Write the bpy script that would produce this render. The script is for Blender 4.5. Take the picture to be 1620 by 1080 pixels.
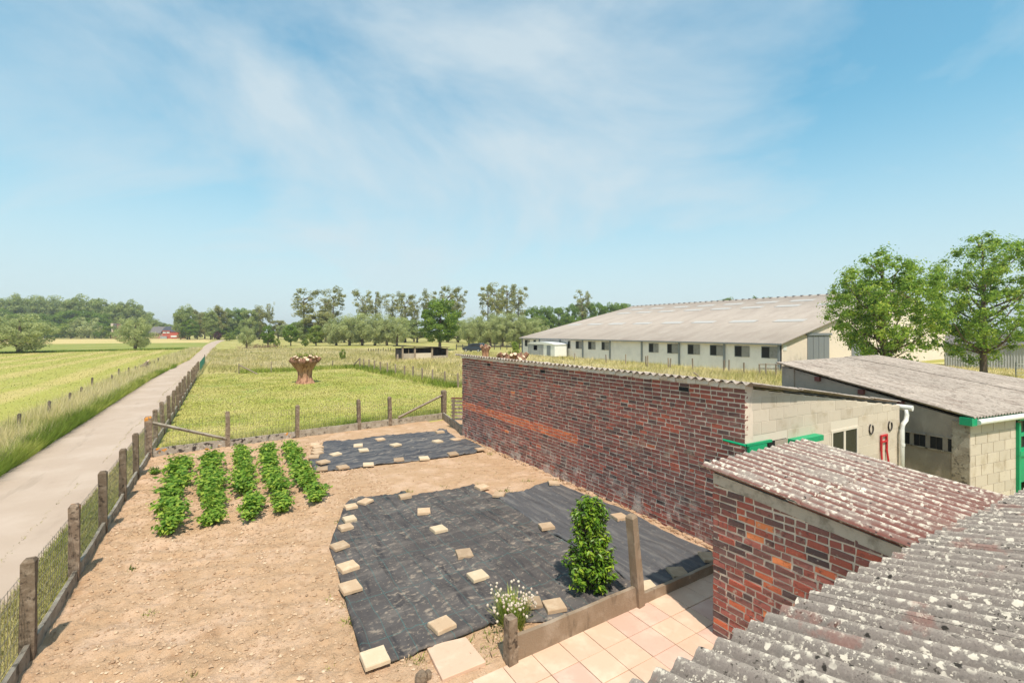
import bpy, bmesh, math, random
import numpy as np
from mathutils import Vector, Matrix
random.seed(7); R = np.random.RandomState(11)
for o in list(bpy.data.objects): bpy.data.objects.remove(o)
S = bpy.context.scene; C = S.collection
# ------------------------------------------------------------------ camera
F, H, V0, U0 = 730.0, 3.9, 524.0, 810.0
A = math.atan(455 / F); sA, cA = math.sin(A), math.cos(A)
cam = bpy.data.cameras.new('camera'); co = bpy.data.objects.new('camera', cam); C.objects.link(co)
cam.sensor_width = 36; cam.lens = 36 * F / 1620; cam.shift_y = -16 / 1620; cam.clip_end = 5000; cam.clip_start = .05
co.location = (0, 0, H); co.rotation_euler = (math.pi / 2, 0, -A); S.camera = co
# ------------------------------------------------------------------ sky and sun
SUN_EL = math.radians(60); SD = Vector((0.25, 1, 0)).normalized()
W = bpy.data.worlds.new('World'); S.world = W; W.use_nodes = True
wn = W.node_tree.nodes; wl = W.node_tree.links; wn.clear()
wo = wn.new('ShaderNodeOutputWorld'); bg = wn.new('ShaderNodeBackground'); bg.inputs[1].default_value = 0.15
sk = wn.new('ShaderNodeTexSky'); sk.sky_type = 'NISHITA'; sk.sun_disc = False; sk.sun_elevation = SUN_EL
sk.sun_rotation = math.atan2(-SD.x, -SD.y); sk.air_density = 1.0; sk.dust_density = 0.6; sk.ozone_density = 2.5; sk.altitude = 50
tc = wn.new('ShaderNodeTexCoord'); mp = wn.new('ShaderNodeMapping'); mp.inputs['Scale'].default_value = (1, 1, 1.9)
mp.inputs['Rotation'].default_value = (0.2, 0.15, 0.4)
nz = wn.new('ShaderNodeTexNoise'); nz.inputs['Scale'].default_value = 1.6; nz.inputs['Detail'].default_value = 9; nz.inputs['Roughness'].default_value = .56; nz.inputs['Distortion'].default_value = .5
rp = wn.new('ShaderNodeValToRGB'); rp.color_ramp.elements[0].position = .38; rp.color_ramp.elements[1].position = .66
rp.color_ramp.elements[0].color = (0, 0, 0, 1); rp.color_ramp.elements[1].color = (.8, .8, .8, 1)
mx = wn.new('ShaderNodeMix'); mx.data_type = 'RGBA'; mx.inputs['B'].default_value = (2.8, 3.2, 3.4, 1)
gn = wn.new('ShaderNodeMix'); gn.data_type = 'RGBA'; gn.blend_type = 'MULTIPLY'; gn.inputs['Factor'].default_value = 1; gn.inputs['B'].default_value = (.51, .94, .92, 1)   # white balance of the sky
sc1 = wn.new('ShaderNodeVectorMath'); sc1.operation = 'MULTIPLY_ADD'; sc1.inputs[1].default_value = (.16, .16, .16); sc1.inputs[2].default_value = (1, 1, 1)
sc2 = wn.new('ShaderNodeVectorMath'); sc2.operation = 'DIVIDE'; sc3 = wn.new('ShaderNodeVectorMath'); sc3.operation = 'SCALE'; sc3.inputs['Scale'].default_value = 1.35
wl.new(tc.outputs['Generated'], mp.inputs[0]); wl.new(mp.outputs[0], nz.inputs['Vector']); wl.new(nz.outputs[0], rp.inputs[0])
wl.new(sk.outputs[0], gn.inputs['A']); wl.new(gn.outputs['Result'], sc1.inputs[0]); wl.new(gn.outputs['Result'], sc2.inputs[0]); wl.new(sc1.outputs[0], sc2.inputs[1]); wl.new(sc2.outputs[0], sc3.inputs[0])
sz = wn.new('ShaderNodeSeparateXYZ'); hz = wn.new('ShaderNodeMapRange'); hz.interpolation_type = 'SMOOTHSTEP'; hz.inputs['From Min'].default_value = .42; hz.inputs['From Max'].default_value = -.02; hz.inputs['To Max'].default_value = .85
wl.new(tc.outputs['Generated'], sz.inputs[0]); wl.new(sz.outputs[2], hz.inputs['Value']); mxx = wn.new('ShaderNodeMath'); mxx.operation = 'MAXIMUM'; wl.new(hz.outputs[0], mxx.inputs[0]); wl.new(rp.outputs[0], mxx.inputs[1])
wl.new(sc3.outputs[0], mx.inputs['A']); wl.new(mxx.outputs[0], mx.inputs['Factor'])
wl.new(mx.outputs['Result'], bg.inputs[0]); wl.new(bg.outputs[0], wo.inputs[0])
sl = bpy.data.lights.new('sun', 'SUN'); sl.energy = 3.2; sl.angle = math.radians(1.2); sl.color = (1, .92, .79)
so = bpy.data.objects.new('sun', sl); C.objects.link(so)
Ld = Vector((SD.x * math.cos(SUN_EL), SD.y * math.cos(SUN_EL), -math.sin(SUN_EL)))
so.rotation_euler = Ld.to_track_quat('-Z', 'Y').to_euler(); so.location = (-5, -20, 30)
S.view_settings.view_transform = 'Standard'; S.view_settings.look = 'None'; S.view_settings.gamma = 1
S.view_settings.use_curve_mapping = False; S.view_settings.exposure = 0.74
S.render.engine = 'CYCLES'; S.cycles.max_bounces = 6; S.cycles.transparent_max_bounces = 6

# ------------------------------------------------------------------ surveying: sight lines of the photograph to metres
def G(u, v, z=0.0):
    d = F * (H - z) / (v - V0); l = (u - U0) / F * d
    return Vector((d * sA + l * cA, d * cA - l * sA, z))
def D(u, d, z=0.0):
    l = (u - U0) / F * d
    return Vector((d * sA + l * cA, d * cA - l * sA, z))
def atX(u, v, X):
    k = (u - U0) / F; d = X / (sA + k * cA)
    return d * cA - k * d * sA, H - (v - V0) * d / F
def atY(u, v, Y):
    k = (u - U0) / F; d = Y / (cA - k * sA)
    return d * sA + k * d * cA, H - (v - V0) * d / F
def depth(p): return p[0] * sA + p[1] * cA
def pix(p):
    d = depth(p); l = p[0] * cA - p[1] * sA
    return U0 + F * l / d, V0 + F * (H - p[2]) / d

# ------------------------------------------------------------------ materials
def M(name, base, layers=(), rough=.85, bump=None, rand=0.0, spec=.3, metal=0.0, transl=0.0, rampt=None):
    """layers: (colour, kind, scale, lo, hi, stretch, strength)"""
    m = bpy.data.materials.new(name); m.use_nodes = True; t = m.node_tree; n = t.nodes; L = t.links
    b = n['Principled BSDF']; b.inputs['Roughness'].default_value = rough; b.inputs['Specular IOR Level'].default_value = spec; b.inputs['Metallic'].default_value = metal
    geo = n.new('ShaderNodeNewGeometry')
    col = None
    if rampt:
        at = n.new('ShaderNodeAttribute'); at.attribute_name = 'tone'
        r = n.new('ShaderNodeValToRGB'); r.color_ramp.interpolation = 'LINEAR'
        while len(r.color_ramp.elements) < len(rampt): r.color_ramp.elements.new(.5)
        for e, (p, c) in zip(r.color_ramp.elements, rampt): e.position = p; e.color = (*c, 1)
        L.new(at.outputs['Fac'], r.inputs[0]); col = r.outputs[0]
    else:
        rgb = n.new('ShaderNodeRGB'); rgb.outputs[0].default_value = (*base, 1); col = rgb.outputs[0]
    def vec(st):
        if st in (None, 1): return geo.outputs['Position']
        v = n.new('ShaderNodeMapping'); v.inputs['Scale'].default_value = st; L.new(geo.outputs['Position'], v.inputs[0]); return v.outputs[0]
    for la in layers:
        c, kind, sc, lo, hi = la[:5]; st = la[5] if len(la) > 5 else None; amt = la[6] if len(la) > 6 else 1.0
        if kind == 'noise':
            x = n.new('ShaderNodeTexNoise'); x.inputs['Scale'].default_value = sc; x.inputs['Detail'].default_value = 6; x.inputs['Roughness'].default_value = .6; L.new(vec(st), x.inputs['Vector']); o = x.outputs[0]
        elif kind == 'vor':
            w = n.new('ShaderNodeTexNoise'); w.inputs['Scale'].default_value = sc * 1.7; w.inputs['Detail'].default_value = 3; L.new(vec(st), w.inputs['Vector'])
            ad = n.new('ShaderNodeMix'); ad.data_type = 'VECTOR'; ad.inputs['Factor'].default_value = .06 if sc > 3 else .1
            L.new(vec(st), ad.inputs[4]); L.new(w.outputs['Color'], ad.inputs[5])
            x = n.new('ShaderNodeTexVoronoi'); x.inputs['Scale'].default_value = sc; x.inputs['Randomness'].default_value = 1; L.new(ad.outputs[1], x.inputs['Vector']); o = x.outputs['Distance']
        elif kind == 'z':
            s = n.new('ShaderNodeSeparateXYZ'); L.new(geo.outputs['Position'], s.inputs[0]); o = s.outputs[2]
        elif kind == 'wave':
            x = n.new('ShaderNodeTexWave'); x.inputs['Scale'].default_value = sc; x.inputs['Distortion'].default_value = 6; x.inputs['Detail'].default_value = 3; x.inputs['Detail Scale'].default_value = .6; L.new(vec(st), x.inputs['Vector']); o = x.outputs['Fac']
        mr = n.new('ShaderNodeMapRange'); mr.interpolation_type = 'SMOOTHSTEP'
        mr.inputs['From Min'].default_value = lo; mr.inputs['From Max'].default_value = hi; mr.inputs['To Max'].default_value = amt; L.new(o, mr.inputs['Value'])
        fac = mr.outputs[0]
        if len(la) > 7:
            k2, s2, l2, h2 = la[7]
            if k2 == 'crest':
                tcx = n.new('ShaderNodeTexCoord'); s = n.new('ShaderNodeSeparateXYZ'); L.new(tcx.outputs['Object'], s.inputs[0])
                m0 = n.new('ShaderNodeMath'); m0.operation = 'MULTIPLY'; m0.inputs[1].default_value = 2 * math.pi / s2; L.new(s.outputs[0], m0.inputs[0])
                m1 = n.new('ShaderNodeMath'); m1.operation = 'COSINE'; L.new(m0.outputs[0], m1.inputs[0]); o2 = m1.outputs[0]
            elif k2 == 'z':
                s = n.new('ShaderNodeSeparateXYZ'); L.new(geo.outputs['Position'], s.inputs[0]); o2 = s.outputs[2]
            else:
                x2 = n.new('ShaderNodeTexNoise'); x2.inputs['Scale'].default_value = s2; x2.inputs['Detail'].default_value = 4; L.new(geo.outputs['Position'], x2.inputs['Vector']); o2 = x2.outputs[0]
            m2 = n.new('ShaderNodeMapRange'); m2.inputs['From Min'].default_value = l2; m2.inputs['From Max'].default_value = h2; L.new(o2, m2.inputs['Value'])
            mu = n.new('ShaderNodeMath'); mu.operation = 'MULTIPLY'; L.new(fac, mu.inputs[0]); L.new(m2.outputs[0], mu.inputs[1]); fac = mu.outputs[0]
        mi = n.new('ShaderNodeMix'); mi.data_type = 'RGBA'; mi.inputs['B'].default_value = (*c, 1); L.new(col, mi.inputs['A']); L.new(fac, mi.inputs['Factor']); col = mi.outputs['Result']
    if rand:
        oi = n.new('ShaderNodeObjectInfo'); mr = n.new('ShaderNodeMapRange'); mr.inputs['To Min'].default_value = 1 - rand; mr.inputs['To Max'].default_value = 1 + rand; L.new(oi.outputs['Random'], mr.inputs['Value'])
        h = n.new('ShaderNodeHueSaturation'); L.new(mr.outputs[0], h.inputs['Value']); L.new(col, h.inputs['Color']); col = h.outputs[0]
    L.new(col, b.inputs['Base Color'])
    if bump:
        prev = None
        for sc, st, dist in bump:
            x = n.new('ShaderNodeTexNoise'); x.inputs['Scale'].default_value = sc; x.inputs['Detail'].default_value = 5; L.new(geo.outputs['Position'], x.inputs['Vector'])
            bp = n.new('ShaderNodeBump'); bp.inputs['Strength'].default_value = st; bp.inputs['Distance'].default_value = dist; L.new(x.outputs[0], bp.inputs['Height'])
            if prev: L.new(prev, bp.inputs['Normal'])
            prev = bp.outputs[0]
        L.new(prev, b.inputs['Normal'])
    if transl:
        tr = n.new('ShaderNodeBsdfTranslucent'); ms = n.new('ShaderNodeMixShader'); ms.inputs[0].default_value = transl
        L.new(col, tr.inputs[0]); L.new(b.outputs[0], ms.inputs[1]); L.new(tr.outputs[0], ms.inputs[2]); L.new(ms.outputs[0], n['Material Output'].inputs[0])
    return m
def leafmat(name, c0, c1, c2, tr=.3, rough=.6, spec=.25, layers=()):
    return M(name, c1, layers, rough=rough, spec=spec, transl=tr, rampt=[(0, c0), (.5, c1), (1, c2)])
MT = {}
MT['soil'] = M('soil', (0.478, 0.310, 0.190), [((0.577, 0.395, 0.272), 'noise', 1.3, .42, .68), ((0.348, 0.205, 0.118), 'noise', 4.5, .5, .75, None, .7), ((0.610, 0.442, 0.298), 'noise', 22, .58, .75, None, .6), ((0.261, 0.157, 0.092), 'noise', 38, .62, .78, None, .6)], rough=.95, bump=[(16, .5, .05), (48, .75, .025), (130, .7, .01)], spec=.1)
MT['clod'] = M('clod', (.42, .28, .18), [((.54, .385, .26), 'noise', 9, .5, .75)], rough=.95, bump=[(60, .5, .01)], spec=.1, rampt=[(0, (.34, .22, .14)), (.75, (.50, .345, .225)), (1, (.62, .47, .33))])
MT['meadow'] = M('meadow', (0.337, 0.309, 0.093), [((0.450, 0.379, 0.159), 'noise', .12, .4, .65), ((0.212, 0.261, 0.060), 'noise', .35, .5, .72, None, .8), ((0.524, 0.427, 0.225), 'noise', 1.6, .55, .75, None, .5), ((0.174, 0.225, 0.053), 'noise', 6, .55, .8, None, .6)], rough=.95, bump=[(5, .6, .15), (25, .6, .05)], spec=.1)
MT['pasture'] = M('pasture', (0.366, 0.366, 0.079), [((0.488, 0.427, 0.134), 'noise', .18, .42, .68), ((0.244, 0.329, 0.055), 'noise', .4, .5, .7, None, .9), ((0.537, 0.451, 0.195), 'noise', 1.3, .56, .76, None, .7), ((0.183, 0.256, 0.049), 'noise', 7, .56, .8, None, .5)], rough=.95, bump=[(6, .6, .12), (30, .6, .04)], spec=.1)
MT['mown'] = M('mown', (0.349, 0.331, 0.083), [((0.534, 0.401, 0.179), 'wave', .07, .45, .95, (1, .35, 1), .55), ((0.256, 0.281, 0.062), 'noise', .25, .5, .75, None, .6), ((0.534, 0.401, 0.221), 'noise', .5, .56, .76, (1, .3, 1), .6)], rough=.95, bump=[(8, .5, .08)], spec=.1)
MT['hayfield'] = M('hayfield', (0.529, 0.414, 0.186), [((0.381, 0.373, 0.109), 'noise', .05, .5, .7, (1, .3, 1), .7)], rough=.95, spec=.1)
MT['greenfield'] = M('greenfield', (0.240, 0.262, 0.065), [((0.327, 0.296, 0.097), 'noise', .06, .45, .7)], rough=.95, spec=.1)
MT['straw'] = M('straw', (.58, .50, .22), [((.46, .43, .16), 'noise', .3, .45, .7), ((.66, .56, .30), 'noise', 1.5, .5, .75)], rough=.95, bump=[(8, .5, .1)], spec=.1)
MT['ditch'] = M('ditch', (.12, .18, .035), [((.2, .24, .06), 'noise', .3, .45, .7)], rough=.95, spec=.1)
MT['road'] = M('road', (0.435, 0.333, 0.261), [((0.490, 0.385, 0.311), 'noise', .5, .4, .7), ((0.370, 0.281, 0.220), 'noise', 2.2, .55, .75, (1, .25, 1), .6), ((0.231, 0.191, 0.139), 'noise', 90, .6, .75, None, .5), ((0.277, 0.216, 0.163), 'noise', .9, .60, .68, (2.2, .3, 1), .3)], rough=.9, bump=[(140, .3, .006)], spec=.2)
MT['grass'] = leafmat('grass', (0.238, 0.307, 0.063), (0.486, 0.451, 0.152), (0.756, 0.647, 0.347), .35, .9, .05)
MT['grass_long'] = leafmat('grass_long', (.16, .26, .035), (.47, .52, .11), (.80, .71, .32), .45, .9, .05)
MT['grass_dry'] = leafmat('grass_dry', (.46, .46, .14), (.70, .61, .29), (.85, .74, .46), .45, .9, .05)
MT['concrete_post'] = M('concrete_post', (0.176, 0.128, 0.090), [((0.290, 0.224, 0.166), 'noise', 9, .45, .7), ((0.066, 0.048, 0.036), 'noise', 16, .52, .68), ((0.510, 0.440, 0.346), 'noise', 26, .66, .74, None, .7)], rough=.95, bump=[(45, .6, .01)], rand=.18, spec=.1)
MT['concrete_post_lichen'] = M('concrete_post_lichen', (0.190, 0.136, 0.098), [((0.314, 0.238, 0.179), 'noise', 9, .45, .7), ((0.071, 0.051, 0.039), 'noise', 16, .52, .68), ((0.551, 0.468, 0.374), 'noise', 26, .66, .74, None, .7), ((0.570, 0.230, 0.039), 'noise', 6, .46, .56, None, .9, ('z', 0, 1.14, 1.2))], rough=.95, bump=[(45, .6, .01)], rand=.18, spec=.1)
MT['concrete_plate'] = M('concrete_plate', (.29, .24, .185), [((.40, .345, .28), 'noise', 5, .4, .68), ((.085, .07, .055), 'noise', 8, .54, .66, None, .85), ((.52, .49, .42), 'noise', 22, .64, .74, None, .7)], rough=.95, bump=[(35, .6, .012)], rand=.12, spec=.1)
MT['concrete_lichen'] = M('concrete_lichen', (.34, .29, .24), [((.055, .045, .04), 'noise', 7, .53, .6), ((.55, .51, .45), 'noise', 13, .56, .66, None, .8), ((.62, .24, .025), 'noise', 2.9, .595, .635)], rough=.95, bump=[(30, .6, .012)], spec=.1)
MT['concrete_front'] = M('concrete_front', (0.269, 0.196, 0.136), [((0.353, 0.272, 0.203), 'noise', 4, .45, .7), ((0.126, 0.092, 0.066), 'noise', 6, .55, .72, (1, 1, .4), .7), ((0.504, 0.440, 0.374), 'noise', 24, .66, .74, None, .6)], rough=.95, bump=[(40, .5, .01)], spec=.1)
MT['wire'] = M('wire', (.22, .20, .17), rough=.6, metal=.5)
MT['green_mesh'] = M('green_mesh', (.045, .19, .13), rough=.5)
BR = [(0, (.105, .074, .07)), (.14, (.155, .088, .078)), (.34, (0.266, 0.114, 0.095)), (.6, (0.333, 0.104, 0.081)), (.78, (0.442, 0.119, 0.079)), (.92, (0.649, 0.174, 0.081)), (1, (0.811, 0.275, 0.108))]
MT['brick'] = M('brick', (.2, .06, .05), [((.12, .07, .06), 'noise', 14, .54, .72, None, .55), ((.62, .53, .47), 'noise', 4, .46, .66, None, .75, ('z', 0, .95, .1)), ((.55, .48, .44), 'noise', 60, .66, .72, None, .6), ((.42, .3, .22), 'noise', 2.2, .6, .7, None, .5)], rough=.9, bump=[(70, .5, .006)], spec=.15, rampt=BR)
MT['brick_near'] = M('brick_near', (.2, .06, .05), [((.07, .05, .05), 'noise', 16, .54, .7, None, .6), ((.58, .5, .43), 'noise', 75, .64, .70, None, .8), ((.55, .45, .36), 'noise', 9, .60, .68, None, .75), ((.3, .1, .07), 'noise', 30, .56, .7, None, .5)], rough=.9, bump=[(80, .5, .006)], spec=.15, rampt=[(p, tuple(min(1, x * 1.12) for x in c)) for p, c in BR])
MT['mortar'] = M('mortar', (.72, .60, .49), [((.54, .45, .37), 'noise', 6, .5, .72), ((.55, .48, .41), 'noise', 18, .55, .75, None, .6)], rough=.95, bump=[(60, .5, .008)], spec=.1)
MT['block'] = M('block', (.58, .495, .40), [((.42, .335, .235), 'noise', 3, .5, .72, None, .7), ((.60, .51, .39), 'noise', 40, .55, .75, None, .5)], rough=.95, bump=[(70, .4, .006)], rand=.07, spec=.1)
MT['block_joint'] = M('block_joint', (.66, .58, .48), rough=.95, spec=.1)
MT['render_grey'] = M('render_grey', (0.386, 0.323, 0.263), [((0.276, 0.231, 0.194), 'noise', 1.2, .45, .7), ((0.483, 0.409, 0.338), 'noise', 4, .52, .72, (1, 1, .4), .7), ((0.221, 0.185, 0.150), 'noise', 14, .6, .75, None, .5)], rough=.95, bump=[(30, .4, .012)], spec=.1)
MT['render_light'] = M('render_light', (.52, .44, .36), [((.30, .25, .2), 'noise', 7, .45, .7)], rough=.95, bump=[(50, .5, .01)], spec=.1)
LICH_SHADE = [((0.214, 0.182, 0.158), 'noise', 2.2, .45, .7), ((0.148, 0.125, 0.107), 'noise', 3, -1, 0, None, .6, ('crest', .177, .1, -.9)), ((0.388, 0.326, 0.273), 'noise', 3, -1, 0, None, .55, ('crest', .177, .3, 1)), ((0.347, 0.298, 0.255), 'noise', 45, .5, .7, None, .6), ((0.133, 0.110, 0.097), 'noise', 85, .52, .64, None, .55), ((0.133, 0.115, 0.101), 'noise', 30, .55, .7, None, .7, ('crest', .177, .2, -.9)),  # dirty valleys and weathered crests, made uniform to paint in the waves' shading
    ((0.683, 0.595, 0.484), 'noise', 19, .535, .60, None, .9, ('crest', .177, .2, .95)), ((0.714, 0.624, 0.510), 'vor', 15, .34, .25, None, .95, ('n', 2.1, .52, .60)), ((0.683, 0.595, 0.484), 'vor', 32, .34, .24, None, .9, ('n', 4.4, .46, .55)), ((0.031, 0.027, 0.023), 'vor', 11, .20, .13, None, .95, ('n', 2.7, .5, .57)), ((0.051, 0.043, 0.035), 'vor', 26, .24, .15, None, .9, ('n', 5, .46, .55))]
MT['roof_near'] = M('roof_near', (.25, .205, .178), LICH_SHADE + [((0.270, 0.120, 0.095), 'noise', 3.2, .58, .68, None, .55)], rough=.95, bump=[(60, .35, .006)], spec=.1, rand=.05)
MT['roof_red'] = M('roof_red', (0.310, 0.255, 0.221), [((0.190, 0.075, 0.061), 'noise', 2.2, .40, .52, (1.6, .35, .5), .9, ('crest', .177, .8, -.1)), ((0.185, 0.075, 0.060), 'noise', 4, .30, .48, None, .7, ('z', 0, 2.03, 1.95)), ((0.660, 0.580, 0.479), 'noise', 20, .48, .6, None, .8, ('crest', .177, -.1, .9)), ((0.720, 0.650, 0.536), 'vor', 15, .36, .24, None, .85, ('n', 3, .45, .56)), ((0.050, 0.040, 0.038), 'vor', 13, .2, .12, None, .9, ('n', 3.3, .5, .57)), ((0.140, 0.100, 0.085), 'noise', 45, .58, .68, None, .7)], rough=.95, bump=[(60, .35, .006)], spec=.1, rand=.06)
MT['roof_pale'] = M('roof_pale', (.42, .355, .305), [((.27, .21, .175), 'noise', 3, .46, .68, (2, .5, 1), .85), ((.17, .14, .12), 'noise', 14, .50, .66, (1.5, .6, 1), .75), ((.60, .50, .42), 'noise', 14, .55, .72, None, .7), ((.16, .13, .11), 'noise', 9, .66, .72, None, .7)], rough=.95, bump=[(30, .5, .012)], spec=.1, rand=.08)
MT['barn_roof'] = M('barn_roof', (0.400, 0.340, 0.295), [((0.336, 0.279, 0.241), 'noise', .35, .42, .68, (.5, 1.6, 1), .8), ((0.464, 0.405, 0.357), 'noise', 1.4, .5, .72, (.4, 1.2, 1), .6), ((0.224, 0.186, 0.166), 'noise', .22, .66, .74, None, .5)], rough=.9, spec=.15)
MT['skylight'] = M('skylight', (.47, .44, .41), rough=.5)
MT['barn_wall'] = M('barn_wall', (0.750, 0.708, 0.690), [((0.660, 0.624, 0.610), 'noise', .8, .45, .7), ((0.360, 0.346, 0.310), 'noise', 2, .55, .75, (1, 1, .3), .5, ('z', 0, 1.0, .2))], rough=.85)
MT['barn_cream'] = M('barn_cream', (.76, .65, .55), [((.68, .58, .49), 'noise', .5, .45, .7)], rough=.9)
MT['steel_grey'] = M('steel_grey', (.20, .215, .235), rough=.5, spec=.4)
MT['steel_light'] = M('steel_light', (.36, .36, .36), [((.28, .28, .28), 'noise', 1.5, .45, .7, (1, 1, .3))], rough=.6)
MT['shutter'] = M('shutter', (.27, .26, .25), [((.2, .19, .18), 'noise', 3, .45, .7)], rough=.8)
MT['dark'] = M('dark', (.012, .012, .013), rough=.7)
MT['glass'] = M('glass', (.025, .025, .026), rough=.25, spec=.25)
MT['white'] = M('white', (.74, .73, .70), [((.62, .6, .56), 'noise', 6, .5, .75)], rough=.45, spec=.4)
MT['green_paint'] = M('green_paint', (.0, .33, .145), [((.01, .26, .12), 'noise', 5, .5, .7)], rough=.45, spec=.4)
MT['red_paint'] = M('red_paint', (.55, .025, .035), rough=.5, spec=.4)
MT['iron'] = M('iron', (.055, .045, .04), rough=.7)
MT['wood_old'] = M('wood_old', (.24, .185, .14), [((.34, .28, .22), 'noise', 8, .45, .7, (1, 1, .15)), ((.10, .08, .06), 'noise', 12, .55, .75, (1, 1, .1), .8)], rough=.95, rand=.2, spec=.1)
MT['wood_post'] = M('wood_post', (.12, .095, .08), [((.2, .165, .14), 'noise', 9, .5, .75, (1, 1, .15))], rough=.95, rand=.2, spec=.1)
MT['wood_dark'] = M('wood_dark', (.075, .06, .06), [((.13, .105, .1), 'noise', 4, .5, .75, (1, 1, .2))], rough=.9, spec=.1)
MT['wood_red'] = M('wood_red', (.17, .06, .05), rough=.9)
MT['bark'] = M('bark', (.16, .12, .085), [((.08, .06, .045), 'noise', 6, .45, .7, (1, 1, .25)), ((.26, .21, .16), 'noise', 9, .55, .75, (1, 1, .3), .7)], rough=.95, bump=[(14, .7, .05)], spec=.1)
MT['bark_pollard'] = M('bark_pollard', (0.431, 0.235, 0.150), [((0.197, 0.095, 0.062), 'noise', 3, .45, .62, (2, 2, .35)), ((0.601, 0.369, 0.248), 'noise', 7, .55, .75, (1, 1, .3), .7), ((0.131, 0.067, 0.047), 'z', 0, 1.05, 1.7, None, .55)], rough=.95, bump=[(9, .8, .06)], spec=.1)
MT['cut_wood'] = M('cut_wood', (.66, .50, .35), [((.5, .33, .2), 'noise', 7, .5, .75)], rough=.9)
MT['paver'] = M('paver', (.50, .35, .23), [((.60, .45, .31), 'noise', 7, .45, .7), ((.40, .28, .18), 'noise', 14, .55, .75, None, .6), ((.3, .22, .15), 'noise', 50, .64, .75, None, .6)], rough=.95, bump=[(60, .5, .008)], rand=.16, spec=.1)
MT['paver_pale'] = M('paver_pale', (0.581, 0.451, 0.310), [((0.650, 0.523, 0.382), 'noise', 7, .45, .7), ((0.470, 0.340, 0.216), 'noise', 14, .55, .75, None, .6)], rough=.95, bump=[(60, .5, .008)], rand=.06, spec=.1)
MT['paver_dark'] = M('paver_dark', (.36, .255, .17), [((.45, .33, .23), 'noise', 7, .45, .7), ((.26, .18, .12), 'noise', 14, .55, .75, None, .6)], rough=.95, bump=[(60, .5, .008)], rand=.08, spec=.1)
MT['tile'] = M('tile', (0.629, 0.430, 0.311), [((0.697, 0.512, 0.383), 'noise', 3, .45, .7), ((0.539, 0.359, 0.259), 'noise', 9, .55, .75, None, .5), ((0.405, 0.266, 0.198), 'noise', 60, .66, .76, None, .4)], rough=.85, bump=[(80, .2, .004)], rand=.06, spec=.2)
MT['tile_pink'] = M('tile_pink', (0.606, 0.392, 0.307), [((0.670, 0.468, 0.371), 'noise', 3, .45, .7), ((0.498, 0.275, 0.223), 'noise', 9, .55, .75, None, .5)], rough=.85, bump=[(80, .2, .004)], rand=.06, spec=.2)
MT['joint'] = M('joint', (.22, .17, .12), rough=.95)
MT['house_red'] = M('house_red', (.48, .10, .065), [((.40, .085, .06), 'noise', 1, .45, .7)], rough=.9)
MT['house_old'] = M('house_old', (.42, .22, .16), [((.5, .36, .28), 'noise', .6, .5, .7)], rough=.9)
MT['slate'] = M('slate', (.06, .06, .075), rough=.6)
MT['slate_old'] = M('slate_old', (.16, .14, .14), rough=.8)
MT['car_paint'] = M('car_paint', (.022, .028, .04), rough=.25, spec=.6)
MT['tyre'] = M('tyre', (.015, .015, .015), rough=.85)
MT['tail'] = M('tail', (.45, .01, .015), rough=.3)
MT['flower'] = M('flower', (.66, .54, .47), rough=.9, transl=.2, rampt=[(0, (.62, .48, .40)), (1, (.78, .70, .56))])
MT['leaf_potato'] = leafmat('leaf_potato', (0.078, 0.176, 0.025), (0.186, 0.335, 0.041), (0.439, 0.529, 0.079), .42)
MT['leaf_laurel'] = leafmat('leaf_laurel', (0.045, 0.113, 0.011), (0.137, 0.260, 0.017), (0.390, 0.485, 0.042), .3, .4, .35)
MT['leaf_walnut'] = leafmat('leaf_walnut', (0.108, 0.206, 0.035), (0.277, 0.423, 0.057), (0.649, 0.686, 0.132), .52)
MT['leaf_willow'] = leafmat('leaf_willow', (0.230, 0.283, 0.118), (0.486, 0.526, 0.235), (0.832, 0.829, 0.433), .52)
MT['leaf_oak'] = leafmat('leaf_oak', (0.079, 0.151, 0.025), (0.189, 0.300, 0.042), (0.410, 0.486, 0.085), .52)
MT['leaf_wood'] = leafmat('leaf_wood', (0.152, 0.216, 0.065), (0.338, 0.404, 0.131), (0.608, 0.620, 0.234), .52)
MT['leaf_poplar'] = leafmat('leaf_poplar', (0.153, 0.180, 0.062), (0.358, 0.361, 0.123), (0.663, 0.594, 0.246), .52)
MT['leaf_purple'] = leafmat('leaf_purple', (.05, .02, .025), (.09, .03, .035), (.15, .06, .06), .2)
MT['leaf_bush'] = leafmat('leaf_bush', (0.107, 0.187, 0.032), (0.278, 0.357, 0.062), (0.514, 0.511, 0.125), .52)
MT['brush'] = leafmat('brush', (.10, .06, .04), (.2, .12, .08), (.3, .2, .13), .1)

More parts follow.
